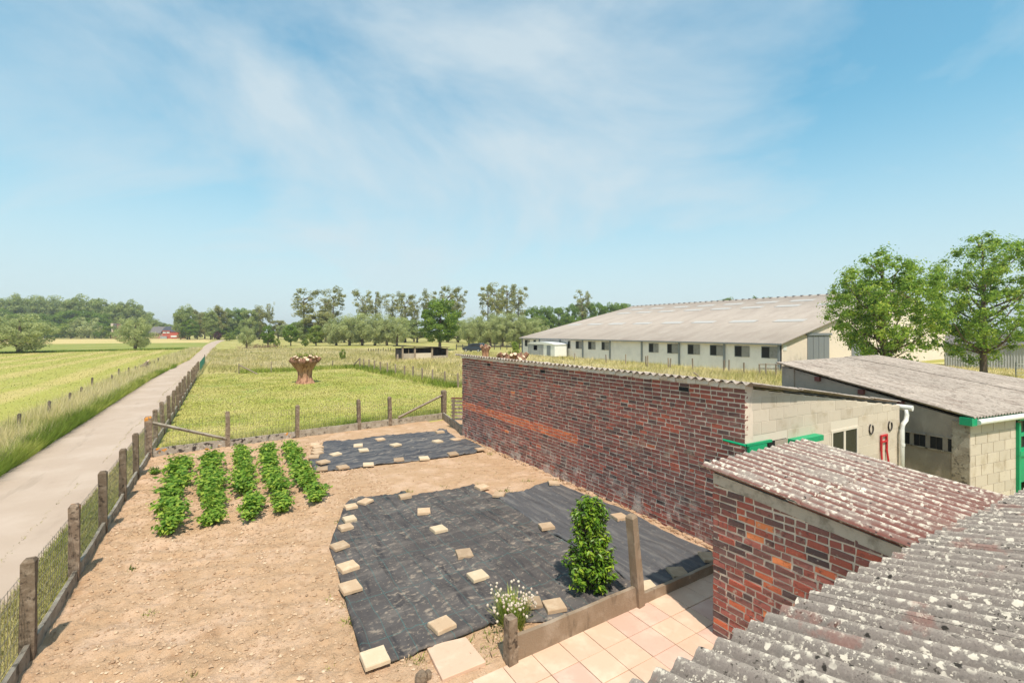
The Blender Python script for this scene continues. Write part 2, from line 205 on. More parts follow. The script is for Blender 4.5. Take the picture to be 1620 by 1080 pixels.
def cloth_mat():
    m = M('weed_cloth', (.080, .070, .068), [((.112, .10, .096), 'noise', 1.1, .42, .7), ((.022, .022, .028), 'noise', 3, .5, .7, (2.2, .4, 1), .7), ((.40, .315, .24), 'noise', 7.5, .54, .68, (1, 1.6, 1), .62, ('n', 1.1, .38, .56)), ((.42, .33, .25), 'noise', 24, .60, .70, None, .55), ((.30, .25, .21), 'noise', 2.6, .5, .75, (.5, 2, 1), .35)], rough=.8, bump=[(9, .35, .03), (2.2, .5, .08)], spec=.15)
    n = m.node_tree.nodes; L = m.node_tree.links; b = n['Principled BSDF']; prev = b.inputs['Base Color'].links[0].from_socket
    geo = n.new('ShaderNodeNewGeometry'); sep = n.new('ShaderNodeSeparateXYZ'); L.new(geo.outputs['Position'], sep.inputs[0])
    wob = n.new('ShaderNodeTexNoise'); wob.inputs['Scale'].default_value = .8; L.new(geo.outputs['Position'], wob.inputs['Vector'])
    def line(sock, k, period, width, off):
        w = n.new('ShaderNodeMath'); w.operation = 'MULTIPLY_ADD'; L.new(wob.outputs[0], w.inputs[0]); w.inputs[1].default_value = .16; L.new(sock, w.inputs[2])
        a = n.new('ShaderNodeMath'); a.operation = 'MULTIPLY_ADD'; L.new(w.outputs[0], a.inputs[0]); a.inputs[1].default_value = 1 / period; a.inputs[2].default_value = off
        f = n.new('ShaderNodeMath'); f.operation = 'FRACT'; L.new(a.outputs[0], f.inputs[0])
        c = n.new('ShaderNodeMath'); c.operation = 'LESS_THAN'; c.inputs[1].default_value = width / period; L.new(f.outputs[0], c.inputs[0]); return c.outputs[0]
    l1 = line(sep.outputs[0], 1, .235, .008, .3); l2 = line(sep.outputs[1], 1, .98, .012, .1)
    mxm = n.new('ShaderNodeMath'); mxm.operation = 'MAXIMUM'; L.new(l1, mxm.inputs[0]); L.new(l2, mxm.inputs[1])
    nn = n.new('ShaderNodeTexNoise'); nn.inputs['Scale'].default_value = 2.5; L.new(geo.outputs['Position'], nn.inputs['Vector'])
    mu = n.new('ShaderNodeMath'); mu.operation = 'MULTIPLY'; L.new(mxm.outputs[0], mu.inputs[0]); L.new(nn.outputs[0], mu.inputs[1])
    mi = n.new('ShaderNodeMix'); mi.data_type = 'RGBA'; mi.inputs['B'].default_value = (.055, .16, .155, 1); L.new(prev, mi.inputs['A']); L.new(mu.outputs[0], mi.inputs['Factor']); L.new(mi.outputs['Result'], b.inputs['Base Color'])
    return m
MT['cloth'] = cloth_mat(); MT['cloth_striped'] = M('weed_cloth_striped', (.09, .086, .09), [((.19, .175, .165), 'noise', 5, .44, .68, (2.2, .25, 1), .7), ((.05, .048, .052), 'noise', 4, .52, .7, (2.4, .2, 1), .7), ((.06, .15, .15), 'noise', 9, .68, .72, (2.6, .02, 1), .6), ((.40, .33, .26), 'noise', 14, .6, .72, None, .4)], rough=.7, bump=[(9, .35, .03)], spec=.3); MT['cloth_dusty'] = M('weed_cloth_dusty', (.055, .055, .065), [((.17, .155, .145), 'noise', 4, .40, .66, (.4, 2.2, 1), .8), ((.40, .33, .26), 'noise', 5, .55, .7, (.5, 2.5, 1), .6), ((.03, .03, .036), 'noise', 3, .55, .7, (.5, 2, 1), .7)], rough=.7, bump=[(9, .35, .03)], spec=.3)

# ------------------------------------------------------------------ mesh helpers
def np_mesh(name, v, f, tone=None, smooth=False):
    me = bpy.data.meshes.new(name); v = np.asarray(v, np.float32); f = np.asarray(f, np.int32)
    k = f.shape[1]; me.vertices.add(len(v)); me.vertices.foreach_set('co', v.ravel())
    me.loops.add(f.size); me.loops.foreach_set('vertex_index', f.ravel())
    me.polygons.add(len(f)); me.polygons.foreach_set('loop_start', np.arange(0, f.size, k, dtype=np.int32))
    me.polygons.foreach_set('use_smooth', np.full(len(f), bool(smooth)))
    me.update(calc_edges=True)
    if tone is not None:
        a = me.attributes.new('tone', 'FLOAT', 'POINT'); a.data.foreach_set('value', np.asarray(tone, np.float32).ravel())
    return me
def soft_normals(me, n):
    n = n / (np.linalg.norm(n, axis=1, keepdims=True) + 1e-6); me.polygons.foreach_set('use_smooth', np.ones(len(me.polygons), bool)); me.normals_split_custom_set_from_vertices(n.astype(np.float32).tolist()); return me
WLOC = {}
def wl_(o): return WLOC.get(o.name, Vector((0, 0, 0)))
def link(name, me, mat=None, parent=None, loc=None, rot=None, kind=None, label=None):
    """loc is in world metres; parents are never rotated"""
    o = bpy.data.objects.new(name, me); C.objects.link(o)
    if me is not None and mat is not None and not me.materials: me.materials.append(MT[mat] if isinstance(mat, str) else mat)
    w = Vector(loc) if loc is not None else Vector((0, 0, 0))
    if parent is not None: o.parent = parent; o.location = w - wl_(parent)
    else: o.location = w
    WLOC[o.name] = w
    if rot is not None: o.rotation_euler = rot
    if kind: o['kind'] = kind
    if label: o['label'] = label
    return o
def thing(name, label, cat, loc=(0, 0, 0), group=None):
    o = link(name, None, loc=loc); o.empty_display_size = .2; o['label'] = label; o['category'] = cat
    if group: o['group'] = group
    return o
def tag(o, label, cat, group=None):
    o['label'] = label; o['category'] = cat
    if group: o['group'] = group
    return o
class MB:
    """collects shapes in world metres, then becomes ONE mesh"""
    def __init__(s): s.v = []; s.f = []
    def add(s, vs, fs):
        n = len(s.v); s.v += [tuple(p) for p in vs]; s.f += [tuple(n + i for i in q) for q in fs]; return s
    def box(s, c, d, rz=0, jit=0, top=1.0, tilt=None):
        x, y, z = d[0] / 2, d[1] / 2, d[2] / 2
        P = [(-x, -y, -z), (x, -y, -z), (x, y, -z), (-x, y, -z), (-x * top, -y * top, z), (x * top, -y * top, z), (x * top, y * top, z), (-x * top, y * top, z)]
        m = Matrix.Rotation(rz, 3, 'Z')
        if tilt: m = m @ Matrix.Rotation(tilt[0], 3, 'X') @ Matrix.Rotation(tilt[1], 3, 'Y')
        vs = []
        for p in P:
            q = m @ Vector(p) + Vector(c)
            if jit: q += Vector((random.uniform(-jit, jit), random.uniform(-jit, jit), random.uniform(-jit, jit)))
            vs.append(q)
        return s.add(vs, [(0, 3, 2, 1), (4, 5, 6, 7), (0, 1, 5, 4), (1, 2, 6, 5), (2, 3, 7, 6), (3, 0, 4, 7)])
    def bb(s, x0, x1, y0, y1, z0, z1): return s.box(((x0 + x1) / 2, (y0 + y1) / 2, (z0 + z1) / 2), (x1 - x0, y1 - y0, z1 - z0))
    def tube(s, pts, rad, n=8, caps=True):
        pts = [Vector(p) for p in pts]; rad = rad if isinstance(rad, (list, tuple)) else [rad] * len(pts); base = len(s.v); up = Vector((0.13, .21, 1)).normalized()
        for i, p in enumerate(pts):
            t = (pts[min(i + 1, len(pts) - 1)] - pts[max(i - 1, 0)]).normalized()
            a = t.cross(up)
            if a.length < .1: a = t.cross(Vector((1, 0, 0)))
            a.normalize(); b = t.cross(a)
            for k in range(n):
                th = 2 * math.pi * k / n; s.v.append(tuple(p + rad[i] * (math.cos(th) * a + math.sin(th) * b)))
        for i in range(len(pts) - 1):
            for k in range(n):
                s.f.append((base + i * n + k, base + i * n + (k + 1) % n, base + (i + 1) * n + (k + 1) % n, base + (i + 1) * n + k))
        if caps:
            s.f.append(tuple(base + k for k in range(n))[::-1]); s.f.append(tuple(base + (len(pts) - 1) * n + k for k in range(n)))
        return s
    def prism(s, poly, axis, a, b):
        """poly in the two other axes, extruded along axis from a to b"""
        n = len(poly); vs = []
        for t in (a, b):
            for p in poly:
                vs.append({'x': (t, p[0], p[1]), 'y': (p[0], t, p[1]), 'z': (p[0], p[1], t)}[axis])
        return s.add(vs, [tuple(range(n))[::-1], tuple(range(n, 2 * n))] + [(i, (i + 1) % n, n + (i + 1) % n, n + i) for i in range(n)])
    def mesh(s, name, off=(0, 0, 0), smooth=False, tone=None, bevel=0):
        me = bpy.data.meshes.new(name); o = Vector(off)
        me.from_pydata([tuple(Vector(p) - o) for p in s.v], [], s.f); me.update()
        bm = bmesh.new(); bm.from_mesh(me); bmesh.ops.recalc_face_normals(bm, faces=bm.faces)
        if bevel: bmesh.ops.bevel(bm, geom=list(bm.edges), offset=bevel, segments=1, affect='EDGES')
        bm.to_mesh(me); bm.free()
        if smooth: me.polygons.foreach_set('use_smooth', np.ones(len(me.polygons), bool))
        if tone is not None:
            a = me.attributes.new('tone', 'FLOAT', 'POINT'); a.data.foreach_set('value', np.full(len(me.vertices), tone, np.float32))
        return me
    def build(s, name, mat, parent=None, loc=None, **k):
        kind = k.pop('kind', None); label = k.pop('label', None)
        loc = loc if loc is not None else (wl_(parent) if parent is not None else (0, 0, 0))
        return link(name, s.mesh(name, loc, **k), mat, parent, loc, kind=kind, label=label)
HT = R.rand(512, 512).astype(np.float32)
def vn(x, y, sc, seed=0):
    x = np.asarray(x) / sc + seed * 17.3 + 1000; y = np.asarray(y) / sc + seed * 9.1 + 1000
    xi = np.floor(x).astype(int); yi = np.floor(y).astype(int); fx = x - xi; fy = y - yi
    fx = fx * fx * (3 - 2 * fx); fy = fy * fy * (3 - 2 * fy); m = 511
    a = HT[xi & m, yi & m]; b = HT[(xi + 1) & m, yi & m]; c = HT[xi & m, (yi + 1) & m]; d = HT[(xi + 1) & m, (yi + 1) & m]
    return (a * (1 - fx) + b * fx) * (1 - fy) + (c * (1 - fx) + d * fx) * fy
def struct(name, o): o['kind'] = 'structure'; return o
def sheet(name, poly, z, mat, th=None):
    b = MB()
    if th: b.prism(poly, 'z', z - th, z)
    else: b.add([(p[0], p[1], z) for p in poly], [tuple(range(len(poly)))])
    return struct(name, b.build(name, mat))
def inpoly(px, py, poly):
    ins = np.zeros(px.shape, bool); n = len(poly)
    for i in range(n):
        x0, y0 = poly[i][:2]; x1, y1 = poly[(i + 1) % n][:2]
        if y0 == y1: continue
        c = ((y0 > py) != (y1 > py)) & (px < (x1 - x0) * (py - y0) / (y1 - y0) + x0); ins ^= c
    return ins
def nearest(px, py, poly):
    bd = np.full(px.shape, 1e9); bx = px.copy(); by = py.copy(); n = len(poly)
    for i in range(n):
        x0, y0 = poly[i][:2]; x1, y1 = poly[(i + 1) % n][:2]; dx, dy = x1 - x0, y1 - y0; L2 = dx * dx + dy * dy
        if L2 < 1e-9: continue
        t = np.clip(((px - x0) * dx + (py - y0) * dy) / L2, 0, 1); qx = x0 + t * dx; qy = y0 + t * dy; dd = (qx - px) ** 2 + (qy - py) ** 2
        k = dd < bd; bd[k] = dd[k]; bx[k] = qx[k]; by[k] = qy[k]
    return bx, by, np.sqrt(bd)

# ================================================================== GROUND
sheet('ground', [(-1500, -300), (1800, -300), (1800, 2200), (-1500, 2200)], 0, 'meadow')
sheet('pasture', [(-1.9, 18.0), (12.5, 18.4), (14.2, 28), (12.4, 51.5), (-1.9, 50)], .008, 'pasture')
sheet('mown_field', [(-8.2, 8), (-8.2, 100), (-4.8, 128), (-80, 112), (-300, 60), (-300, 8)], .006, 'mown')
sheet('ditch_bank', [(-4.8, 128.2), (-4.6, 138), (-60, 124), (-300, 80), (-300, 62), (-80, 112.2)], .006, 'ditch')
sheet('green_field', [(-4.6, 138.2), (-4.6, 190), (-90, 200), (-330, 160), (-300, 82), (-60, 124.2)], .006, 'greenfield')
sheet('hay_field', [(-4.8, 192), (-4.8, 290), (-120, 330), (-420, 300), (-340, 165), (-90, 202)], .006, 'hayfield')
sheet('bare_earth', [(7.3, 15.3), (7.3, 18.6), (9.2, 19.0), (10.4, 18.2), (10.4, 15.3)], .012, 'soil')
sheet('hay_meadow', [(14.4, 28), (14.4, 10), (60, 4), (90, 4), (90, 20), (44, 22), (43.4, 70), (34, 95), (12.8, 52)], .007, 'straw')
# road as a thin slab with soft edges
cl = [(-3.9, -5, 2.5), (-3.95, 20, 2.5), (-3.9, 45, 2.45), (-3.6, 60, 2.2), (-3.1, 74, 2.0), (-3.0, 90, 2.1), (-3.2, 110, 2.2), (-3.3, 135, 2.3), (-3.2, 165, 2.4), (-2.6, 200, 2.6), (-1.0, 240, 2.8)]
vs, fs = [], []; ys = np.arange(-5, 240, .5)
for i, y in enumerate(ys):
    cx = np.interp(y, [c[1] for c in cl], [c[0] for c in cl]); w = np.interp(y, [c[1] for c in cl], [c[2] for c in cl]) / 2
    j = lambda k: (vn(cx + k * 3, y, .9, 3 + k) - .5) * .16
    for k, (dx, z) in enumerate([(-w + j(0) - .06, .0), (-w + j(0), .022), (-w / 2, .03), (0, .036), (w / 2, .03), (w + j(1), .022), (w + j(1) + .06, .0)]):
        vs.append((cx + dx, y, z))
    if i:
        for k in range(6): a = (i - 1) * 7 + k; fs.append((a, a + 1, a + 8, a + 7))
struct('road', link('road', np_mesh('road', vs, fs, smooth=True), 'road'))

# garden soil: a fine relief of clods and potato ridges
ORD = ['first', 'second', 'third', 'fourth', 'fifth', 'sixth', 'seventh', 'eighth', 'ninth', 'tenth', 'eleventh', 'twelfth', 'thirteenth', 'fourteenth', 'fifteenth']
ROWS = [(G(262, 852), G(285, 744)), (G(335, 838), G(335, 737)), (G(397, 832), G(380, 724)), (G(447, 817), G(420, 720)), (G(503, 803), G(458, 717))]
gx = np.arange(-1.93, 7.44, .024); gy = np.arange(3.2, 18.95, .026)
def soil_h(X, Y):
    ridge = np.zeros_like(X)
    for a, b in ROWS:
        t = np.clip((Y - a.y) / (b.y - a.y), -.04, 1.03); cx = a.x + (b.x - a.x) * t; m = np.clip((Y - a.y + .5) / .4, 0, 1) * np.clip((b.y + .45 - Y) / .4, 0, 1)
        ridge += m * .09 * np.exp(-((X - cx) / .2) ** 2)
    c1 = vn(X, Y, .11, 1); c2 = vn(X, Y, .052, 2); c3 = vn(X, Y, .23, 4)
    rough = np.clip((3.6 - X) / 2.5, .35, 1)
    furrow = .012 * np.sin((X * .5 + Y) * 2 * math.pi / .42 + 3 * vn(X, Y, 1.2, 9))
    return .012 + ridge + .035 * vn(X, Y, 1.6, 5) + rough * (.045 * np.clip(c1 - .35, 0, 1) + .034 * np.clip(c2 - .4, 0, 1) + .03 * c3 * c3 + .7 * furrow)
X, Y = np.meshgrid(gx, gy, indexing='ij')
Z = soil_h(X, Y); nx, ny = X.shape
Z = np.where(Y < 4.62, np.clip(Z, 0, .03) * .6, Z)
idx = np.arange(nx * ny).reshape(nx, ny); q = np.stack([idx[:-1, :-1], idx[1:, :-1], idx[1:, 1:], idx[:-1, 1:]], -1).reshape(-1, 4)
cxm, cym = X[:-1, :-1].ravel(), Y[:-1, :-1].ravel()
keep = ~((cym < 4.55) & (cxm > 2.6)) & ~(cym > 17.95 + (cxm + 1.97) * .111)
struct('garden_soil', link('garden_soil', np_mesh('garden_soil', np.stack([X, Y, Z], -1).reshape(-1, 3), q[keep], smooth=True), 'soil'))
def soilz(x, y): return float(soil_h(np.array([x]), np.array([y]))[0])

# ================================================================== PATIO
T0 = G(993.8, 1010.8); TS = .403
patio = struct('patio', MB().bb(1.85, 7.4, 1.0, 4.6, -.06, -.012).build('patio', 'joint'))
tb = MB().box((0, 0, 0), (TS - .008, TS - .008, .04)).mesh('paving_tile', bevel=.004); tb.materials.append(MT['tile'])
tp = tb.copy(); tp.materials.clear(); tp.materials.append(MT['tile_pink'])
for i in range(-7, 8):
    for j in range(-8, 2):
        x = T0.x + (i + .5) * TS; y = T0.y + (j + .5) * TS
        if x < 1.9 or x > 7.35 or y > 4.6 or y < 1.1: continue
        if y > 4.45: continue
        link('paving_tile', tp if (i * 7 + j * 3) % 6 == 0 or (i, j) in ((0, -1), (2, -2), (1, 0)) else tb, None, patio, (x, y, .008 + random.uniform(-.002, .002)), (random.uniform(-.004, .004), random.uniform(-.004, .004), random.uniform(-.006, .006)))
b = MB(); b.bb(2.62, 7.36, 4.42, 4.52, -.03, .006); b.build('border_strip', 'tile', patio)
c4 = [G(674, 1032), G(737, 1017), G(769, 1057), G(700, 1086)]
tag(MB().prism([(p.x, p.y) for p in c4], 'z', .0, .085).build('ground_slab', 'tile', bevel=.006), 'large square beige slab lying flush in the soil beside the patio', 'slab')

# ================================================================== CONCRETE FENCES
def post_mesh(w, h, cham=.035, seed=0, jit=.006):
    random.seed(seed); b = MB()
    lv = [0, .33, .66, .9, 1]
    vs = []
    for t in lv:
        k = 1 if t < 1 else .62
        for sx, sy in ((-1, -1), (1, -1), (1, 1), (-1, 1)):
            vs.append((sx * w / 2 * k + random.uniform(-jit, jit), sy * w / 2 * k + random.uniform(-jit, jit), (h - (0 if t == 1 else cham) * (t >= .9)) * t if t < .9 else (h if t == 1 else h - cham)))
    fs = [(3, 2, 1, 0), (16, 17, 18, 19)]
    for i in range(4):
        for k in range(4): fs.append((i * 4 + k, i * 4 + (k + 1) % 4, i * 4 + 4 + (k + 1) % 4, i * 4 + 4 + k))
    return b.add(vs, fs).mesh('post')
PM = [post_mesh(.125, 1.25, seed=k) for k in range(3)]
for m in PM: m.materials.append(MT['concrete_post'])
PM_L = PM[0].copy(); PM_L.materials.clear(); PM_L.materials.append(MT['concrete_post_lichen'])
def netting(p0, p1, z0, z1, dx, dz, r, mat, parent, name='wire_mesh'):
    b = MB(); p0 = Vector(p0); p1 = Vector(p1); L = (p1 - p0).length; t = (p1 - p0) / L; ang = math.atan2(t.y, t.x)
    n = int(L / dx)
    for i in range(n + 1):
        p = p0 + t * (i * L / n); hh = z1 + random.uniform(-.02, .03); b.box((p.x, p.y, (z0 + hh) / 2), (r, r, hh - z0), ang)
    k = int((z1 - z0) / dz)
    for j in range(k + 1):
        z = z0 + j * (z1 - z0) / k; m = (p0 + p1) / 2; b.box((m.x, m.y, z), (L, r, r), ang)
    return b.build(name, mat, parent)
def plate(p0, p1, z0, z1, mat, parent, th=.05, name='concrete_plate'):
    p0 = Vector(p0); p1 = Vector(p1); L = (p1 - p0).length; t = (p1 - p0) / L; ang = math.atan2(t.y, t.x); n = max(2, int(L / .25)); b = MB()
    nn = Vector((-t.y, t.x, 0)); vs = []
    for i in range(n + 1):
        p = p0 + t * (L * i / n); jz = (random.uniform(-.008, .006)); j2 = random.uniform(-.003, .003)
        for sd, zz in ((-1, z0), (-1, z1 + jz), (1, z1 + jz), (1, z0)): vs.append(p + nn * (sd * th / 2 + j2) + Vector((0, 0, zz)))
    fs = [(0, 1, 2, 3), tuple(n * 4 + k for k in (3, 2, 1, 0))]
    for i in range(n):
        for k in range(4): fs.append((i * 4 + k, i * 4 + (k + 1) % 4, i * 4 + 4 + (k + 1) % 4, i * 4 + 4 + k))
    return b.add(vs, fs).build(name, mat, parent)
FX = -1.97
fn = thing('garden_fence', 'concrete post and plate fence with wire netting between the bare soil and the road', 'fence', (FX, 7.6, 0))
py = [5.6, 7.61, 9.64, 11.64, 13.6, 15.5]
for i, y in enumerate(py):
    link('post', PM_L if i == 2 else PM[i % 3], None, fn, (FX + random.uniform(-.01, .01), y, -.02), (random.uniform(-.015, .015), random.uniform(-.02, .02), random.uniform(-.05, .05)))
corner = Vector((FX, 17.86, 0))
for a, bq in zip(py, py[1:] + [17.86]):
    plate((FX + .02, a + .055, 0), (FX + .02, bq - .055, 0), -.1, .24 + random.uniform(-.02, .02), 'concrete_plate', fn)
    netting((FX - .055, a, 0), (FX - .055, bq, 0), .2, 1.03, .09, .15, .004, 'wire', fn)
bend = Vector((8.26, 18.98, 0)); bt = (bend - corner).normalized()
fb = thing('garden_fence', 'lichen covered concrete plate fence between the garden and the pasture', 'fence', corner)
bm_ = post_mesh(.19, 1.32, .05, 9); bm_.materials.append(MT['concrete_post']); bm2 = bm_.copy(); bm2.materials.clear(); bm2.materials.append(MT['concrete_post_lichen'])
def along(u): # distance along the back fence for a photo column
    k = (u - U0) / F; lo, hi = 0, 12
    for _ in range(40):
        m = (lo + hi) / 2
        if pix(corner + bt * m)[0] < u: lo = m
        else: hi = m
    return lo
sp = [0] + [along(u) for u in (360, 470, 568, 617)] + [(bend - corner).length]
for i, t in enumerate(sp):
    p = corner + bt * t
    link('post', bm2 if i == 0 else bm_ if i == 5 else PM[i % 3], None, fb, p + Vector((0, 0, -.02)), (random.uniform(-.015, .015), random.uniform(-.015, .015), random.uniform(-.05, .05) + .1))
for i, (a, bq) in enumerate(zip(sp, sp[1:])):
    e0 = .1 if i == 0 else .065
    plate(corner + bt * (a + e0), corner + bt * (bq - (.1 if i == 4 else .065)), -.1, .30 + random.uniform(-.02, .02), 'concrete_lichen' if i < 2 else 'concrete_plate', fb, .06)
    nv = Vector((-bt.y, bt.x, 0)) * .06
    netting(corner + bt * a + nv, corner + bt * bq + nv, .27, 1.08, .085, .15, .004, 'wire', fb)
off = Vector((bt.y, -bt.x, 0)) * .03
MB().tube([corner + Vector((0, 0, 1.1)) + bt * .08 + off, corner + bt * (sp[1] - .05) + Vector((0, 0, .33)) + off], .05, 4).build('brace', 'concrete_plate', fb)
MB().tube([bend + Vector((0, 0, 1.08)) - bt * .08 + off, corner + bt * (sp[4] + .35) + Vector((0, 0, .33)) + off], .05, 4).build('brace', 'wood_old', fb)
pe = Vector((7.52, 15.45, 0))
plate(bend + Vector((-.05, -.1, 0)), pe + Vector((.05, .1, 0)), -.1, .32, 'concrete_plate', fb, .06)
# long roadside fence beyond the garden
fr = thing('roadside_fence', 'long row of weathered concrete posts with plates along the road beside the pasture', 'fence', (FX, 19.9, 0))
yy = [19.9 + 2.0 * i for i in range(16)]
for i, y in enumerate(yy):
    link('post', PM[i % 3], None, fr, (FX + random.uniform(-.03, .03), y, -.02), (random.uniform(-.03, .03), random.uniform(-.05, .05), 0))
for a, bq in zip([17.95] + yy, yy):
    plate((FX, a + .06, 0), (FX, bq - .06, 0), -.1, .26, 'concrete_plate', fr); netting((FX - .05, a, 0), (FX - .05, bq, 0), .2, 1.1, .16, .2, .005, 'wire', fr)
netting((FX + .1, 49.9, 0), (FX + .1, 62, 0), .05, 1.15, .12, .12, .009, 'green_mesh', fr, 'green_mesh')
MB().tube([(FX + .1, 62, 0), (FX + .1, 62, 1.3)], .05, 6).build('post', 'wood_old', fr)
# front edging of the garden
fe = thing('garden_edging', 'low stained concrete edging with two posts between the black sheet and the patio', 'edging', (4.97, 4.6, 0))
EY = 4.60
MB().box((2.85, EY, .27), (.13, .13, .58), .05, .006, .86).build('post', 'concrete_post', fe)
tl = post_mesh(.125, 1.36, seed=5); tl.materials.append(MT['concrete_front']); tl2 = link('post', tl, None, fe, (4.98, EY - .01, -.02), (-.02, -.10, .1), label='tall leaning concrete post')
plate((2.92, EY, 0), (4.92, EY, 0), -.05, .315, 'concrete_front', fe, .055)
plate((5.05, EY, 0), (7.38, EY, 0), -.05, .17, 'concrete_front', fe, .055)
b = MB()
for k, (dx, dy, h, r) in enumerate([(0, 0, .16, .075), (.085, .03, .12, .05)]):
    p = G(666, 1086); n = 7
    b.tube([(p.x + dx, p.y + dy, -.05), (p.x + dx + .005, p.y + dy, h * .6), (p.x + dx + .01, p.y + dy + .01, h - .03), (p.x + dx + .01, p.y + dy + .01, h)], [r, r * .95, r * .9, r * .5], 7)
tag(b.build('cut_post', 'concrete_post'), 'short weathered round post stub at the bottom edge beside the square slab', 'post')

# ================================================================== BLACK SHEETS
CLV = []
def cloth(name, pts, label, step=.04, z=.062, seed=0, mat='cloth'):
    poly = [(G(u, v, .05).x, G(u, v, .05).y) for u, v in pts]
    xs = np.array([p[0] for p in poly]); ys = np.array([p[1] for p in poly])
    gx = np.arange(xs.min() - step, xs.max() + 2 * step, step); gy = np.arange(ys.min() - step, ys.max() + 2 * step, step)
    X, Y = np.meshgrid(gx, gy, indexing='ij'); ins = inpoly(X, Y, poly); bx, by, dd = nearest(X.ravel(), Y.ravel(), poly)
    bx = bx.reshape(X.shape); by = by.reshape(X.shape); dd = dd.reshape(X.shape)
    X = np.where(ins, X, bx); Y = np.where(ins, Y, by); edge = np.where(ins, dd, 0)
    wr = .022 * (vn(X, Y, .7, seed) - .5) + .03 * np.clip(1 - np.abs(vn(X * 2.4, Y * .5, .5, seed + 3) - .5) * 9, 0, 1) + .012 * np.clip(1 - np.abs(vn(X * .7, Y * 1.6, .6, seed + 6) - .5) * 10, 0, 1)
    Z = z + wr + .035 * vn(X, Y, 1.6, 5) + .05 * np.clip(.14 - edge, 0, 1) * (vn(X, Y, .18, seed + 8)) * 4 - .03 * np.clip(1 - edge / .03, 0, 1)
    nx, ny = X.shape; idx = np.arange(nx * ny).reshape(nx, ny)
    q = np.stack([idx[:-1, :-1], idx[1:, :-1], idx[1:, 1:], idx[:-1, 1:]], -1).reshape(-1, 4); k = ins.ravel()[q].sum(1) > 0
    o = link(name, np_mesh(name, np.stack([X, Y, Z], -1).reshape(-1, 3), q[k], smooth=True), mat)
    CLV.append(np.stack([X[ins], Y[ins], Z[ins]], 1))
    so = o.modifiers.new('thickness', 'SOLIDIFY'); so.thickness = .006; so.offset = 1
    return tag(o, label, 'ground sheet', 'black weed control sheets')
cloth('weed_sheet', [(521, 868), (533, 832), (545, 802), (551, 792), (566, 788), (600, 785), (622, 784), (640, 777), (652, 786), (700, 779), (735, 770), (750, 767), (765, 778), (785, 786), (815, 803), (858, 834), (910, 864), (965, 893), (1005, 915), (1006, 944), (900, 985), (830, 985), (790, 985), (745, 1003), (700, 1021), (660, 1036), (620, 1050), (571, 1038), (560, 1000), (541, 932), (530, 892)], 'larger black weed control sheet with teal grid lines in the garden foreground', seed=1)
cloth('weed_sheet', [(781, 786), (800, 782), (830, 779), (850, 769), (868, 764), (885, 767), (905, 776), (1000, 815), (1060, 849), (1105, 870), (1126, 879), (1134, 893), (1080, 916), (1011, 943), (965, 899), (910, 868), (855, 837), (812, 806)], 'black weed control sheet strip along the foot of the long brick wall', seed=2, z=.082, mat='cloth_striped')
z5 = lambda a: [(480 + x / 5.4, 660 + y / 5.4) for x, y in a]
cloth('weed_sheet', z5([(170, 213), (300, 205), (430, 193), (700, 158), (930, 140), (1130, 118), (1160, 96), (1225, 108), (1245, 140), (1330, 190), (1420, 200), (1500, 240), (1560, 275), (1470, 308), (1290, 330), (1130, 350), (860, 385), (600, 412), (400, 440), (230, 455), (97, 468), (85, 440), (50, 372), (120, 340), (150, 300), (160, 250)]), 'smaller dusty black sheet at the far end of the garden', seed=4, z=.055, mat='cloth_dusty')

CLV = np.concatenate(CLV)
def slabz(x, y):
    d = np.hypot(CLV[:, 0] - x, CLV[:, 1] - y); k = d < .17
    return max(float(np.percentile(CLV[k, 2], 75)) + .004 if k.any() else 0, soilz(x, y) + .01)
# paving slabs that hold the sheets down
PV = [(593, 1043, .31, .0, 'palest paving slab at the bottom left corner of the larger black sheet', 0), (699.5, 992, .30, .12, 'paving slab alone near the lower edge of the larger black sheet', 0), (554, 932, .30, .1, 'paving slab with a broken edge on the left border of the larger sheet', 0), (550.4, 897, .30, .15, 'paving slab on the left border, second above the broken-edged one', 0), (537.5, 866, .28, .2, 'paving slab at the leftmost corner of the larger black sheet', 0), (547, 837, .26, .1, 'slab on the folded left edge, just above the leftmost corner slab', 0), (553, 822.7, .25, .05, 'pale slab on the folded left edge between two other slabs', 0), (555, 802.5, .27, .0, 'slab at the top left corner of the larger black sheet', 0), (578, 794.5, .28, .5, 'tilted slab just right of the top left corner slab', 0), (641, 787, .28, -.1, 'slab at the upper edge of the larger sheet under a grass tuft', 0), (670.5, 810.6, .29, -.35, 'uppermost slab of the diagonal row across the larger sheet', 0), (694, 838.4, .29, .05, 'second slab down the diagonal row across the larger sheet', 0), (734.5, 876.3, .29, -.25, 'third slab down the diagonal row across the larger sheet', 0), (756, 912.8, .29, -.02, 'lowest slab of the diagonal row across the larger sheet', 0), (762.6, 771, .30, .1, 'slab half off the upper edge of the larger sheet', 0), (789.6, 784.5, .28, -.75, 'diamond-set slab at the top of the seam between the two sheets', 0), (876, 766.5, .28, -.5, 'slab at the upper corner of the sheet strip beside the brick wall', 0), (864.6, 834.5, .29, -.3, 'slab lying on the seam between the two sheets', 0), (980, 821.5, .29, -.2, 'slab beside the brick wall seen between shrub and leaning post', 0), (1072.5, 909, .30, -.45, 'slab on the sheet strip near the dark edging of the patio', 0), (1122, 887, .30, -.55, 'slab in the corner next to the near brick shed', 0), (1024, 931, .26, -.3, 'white slab just behind the foot of the leaning post', 0), (877, 961.5, .30, -.3, 'slab between the chive clump and the evergreen shrub', 0), (843, 956, .26, -.4, 'browner slab half hidden by the chive clump', 0)]
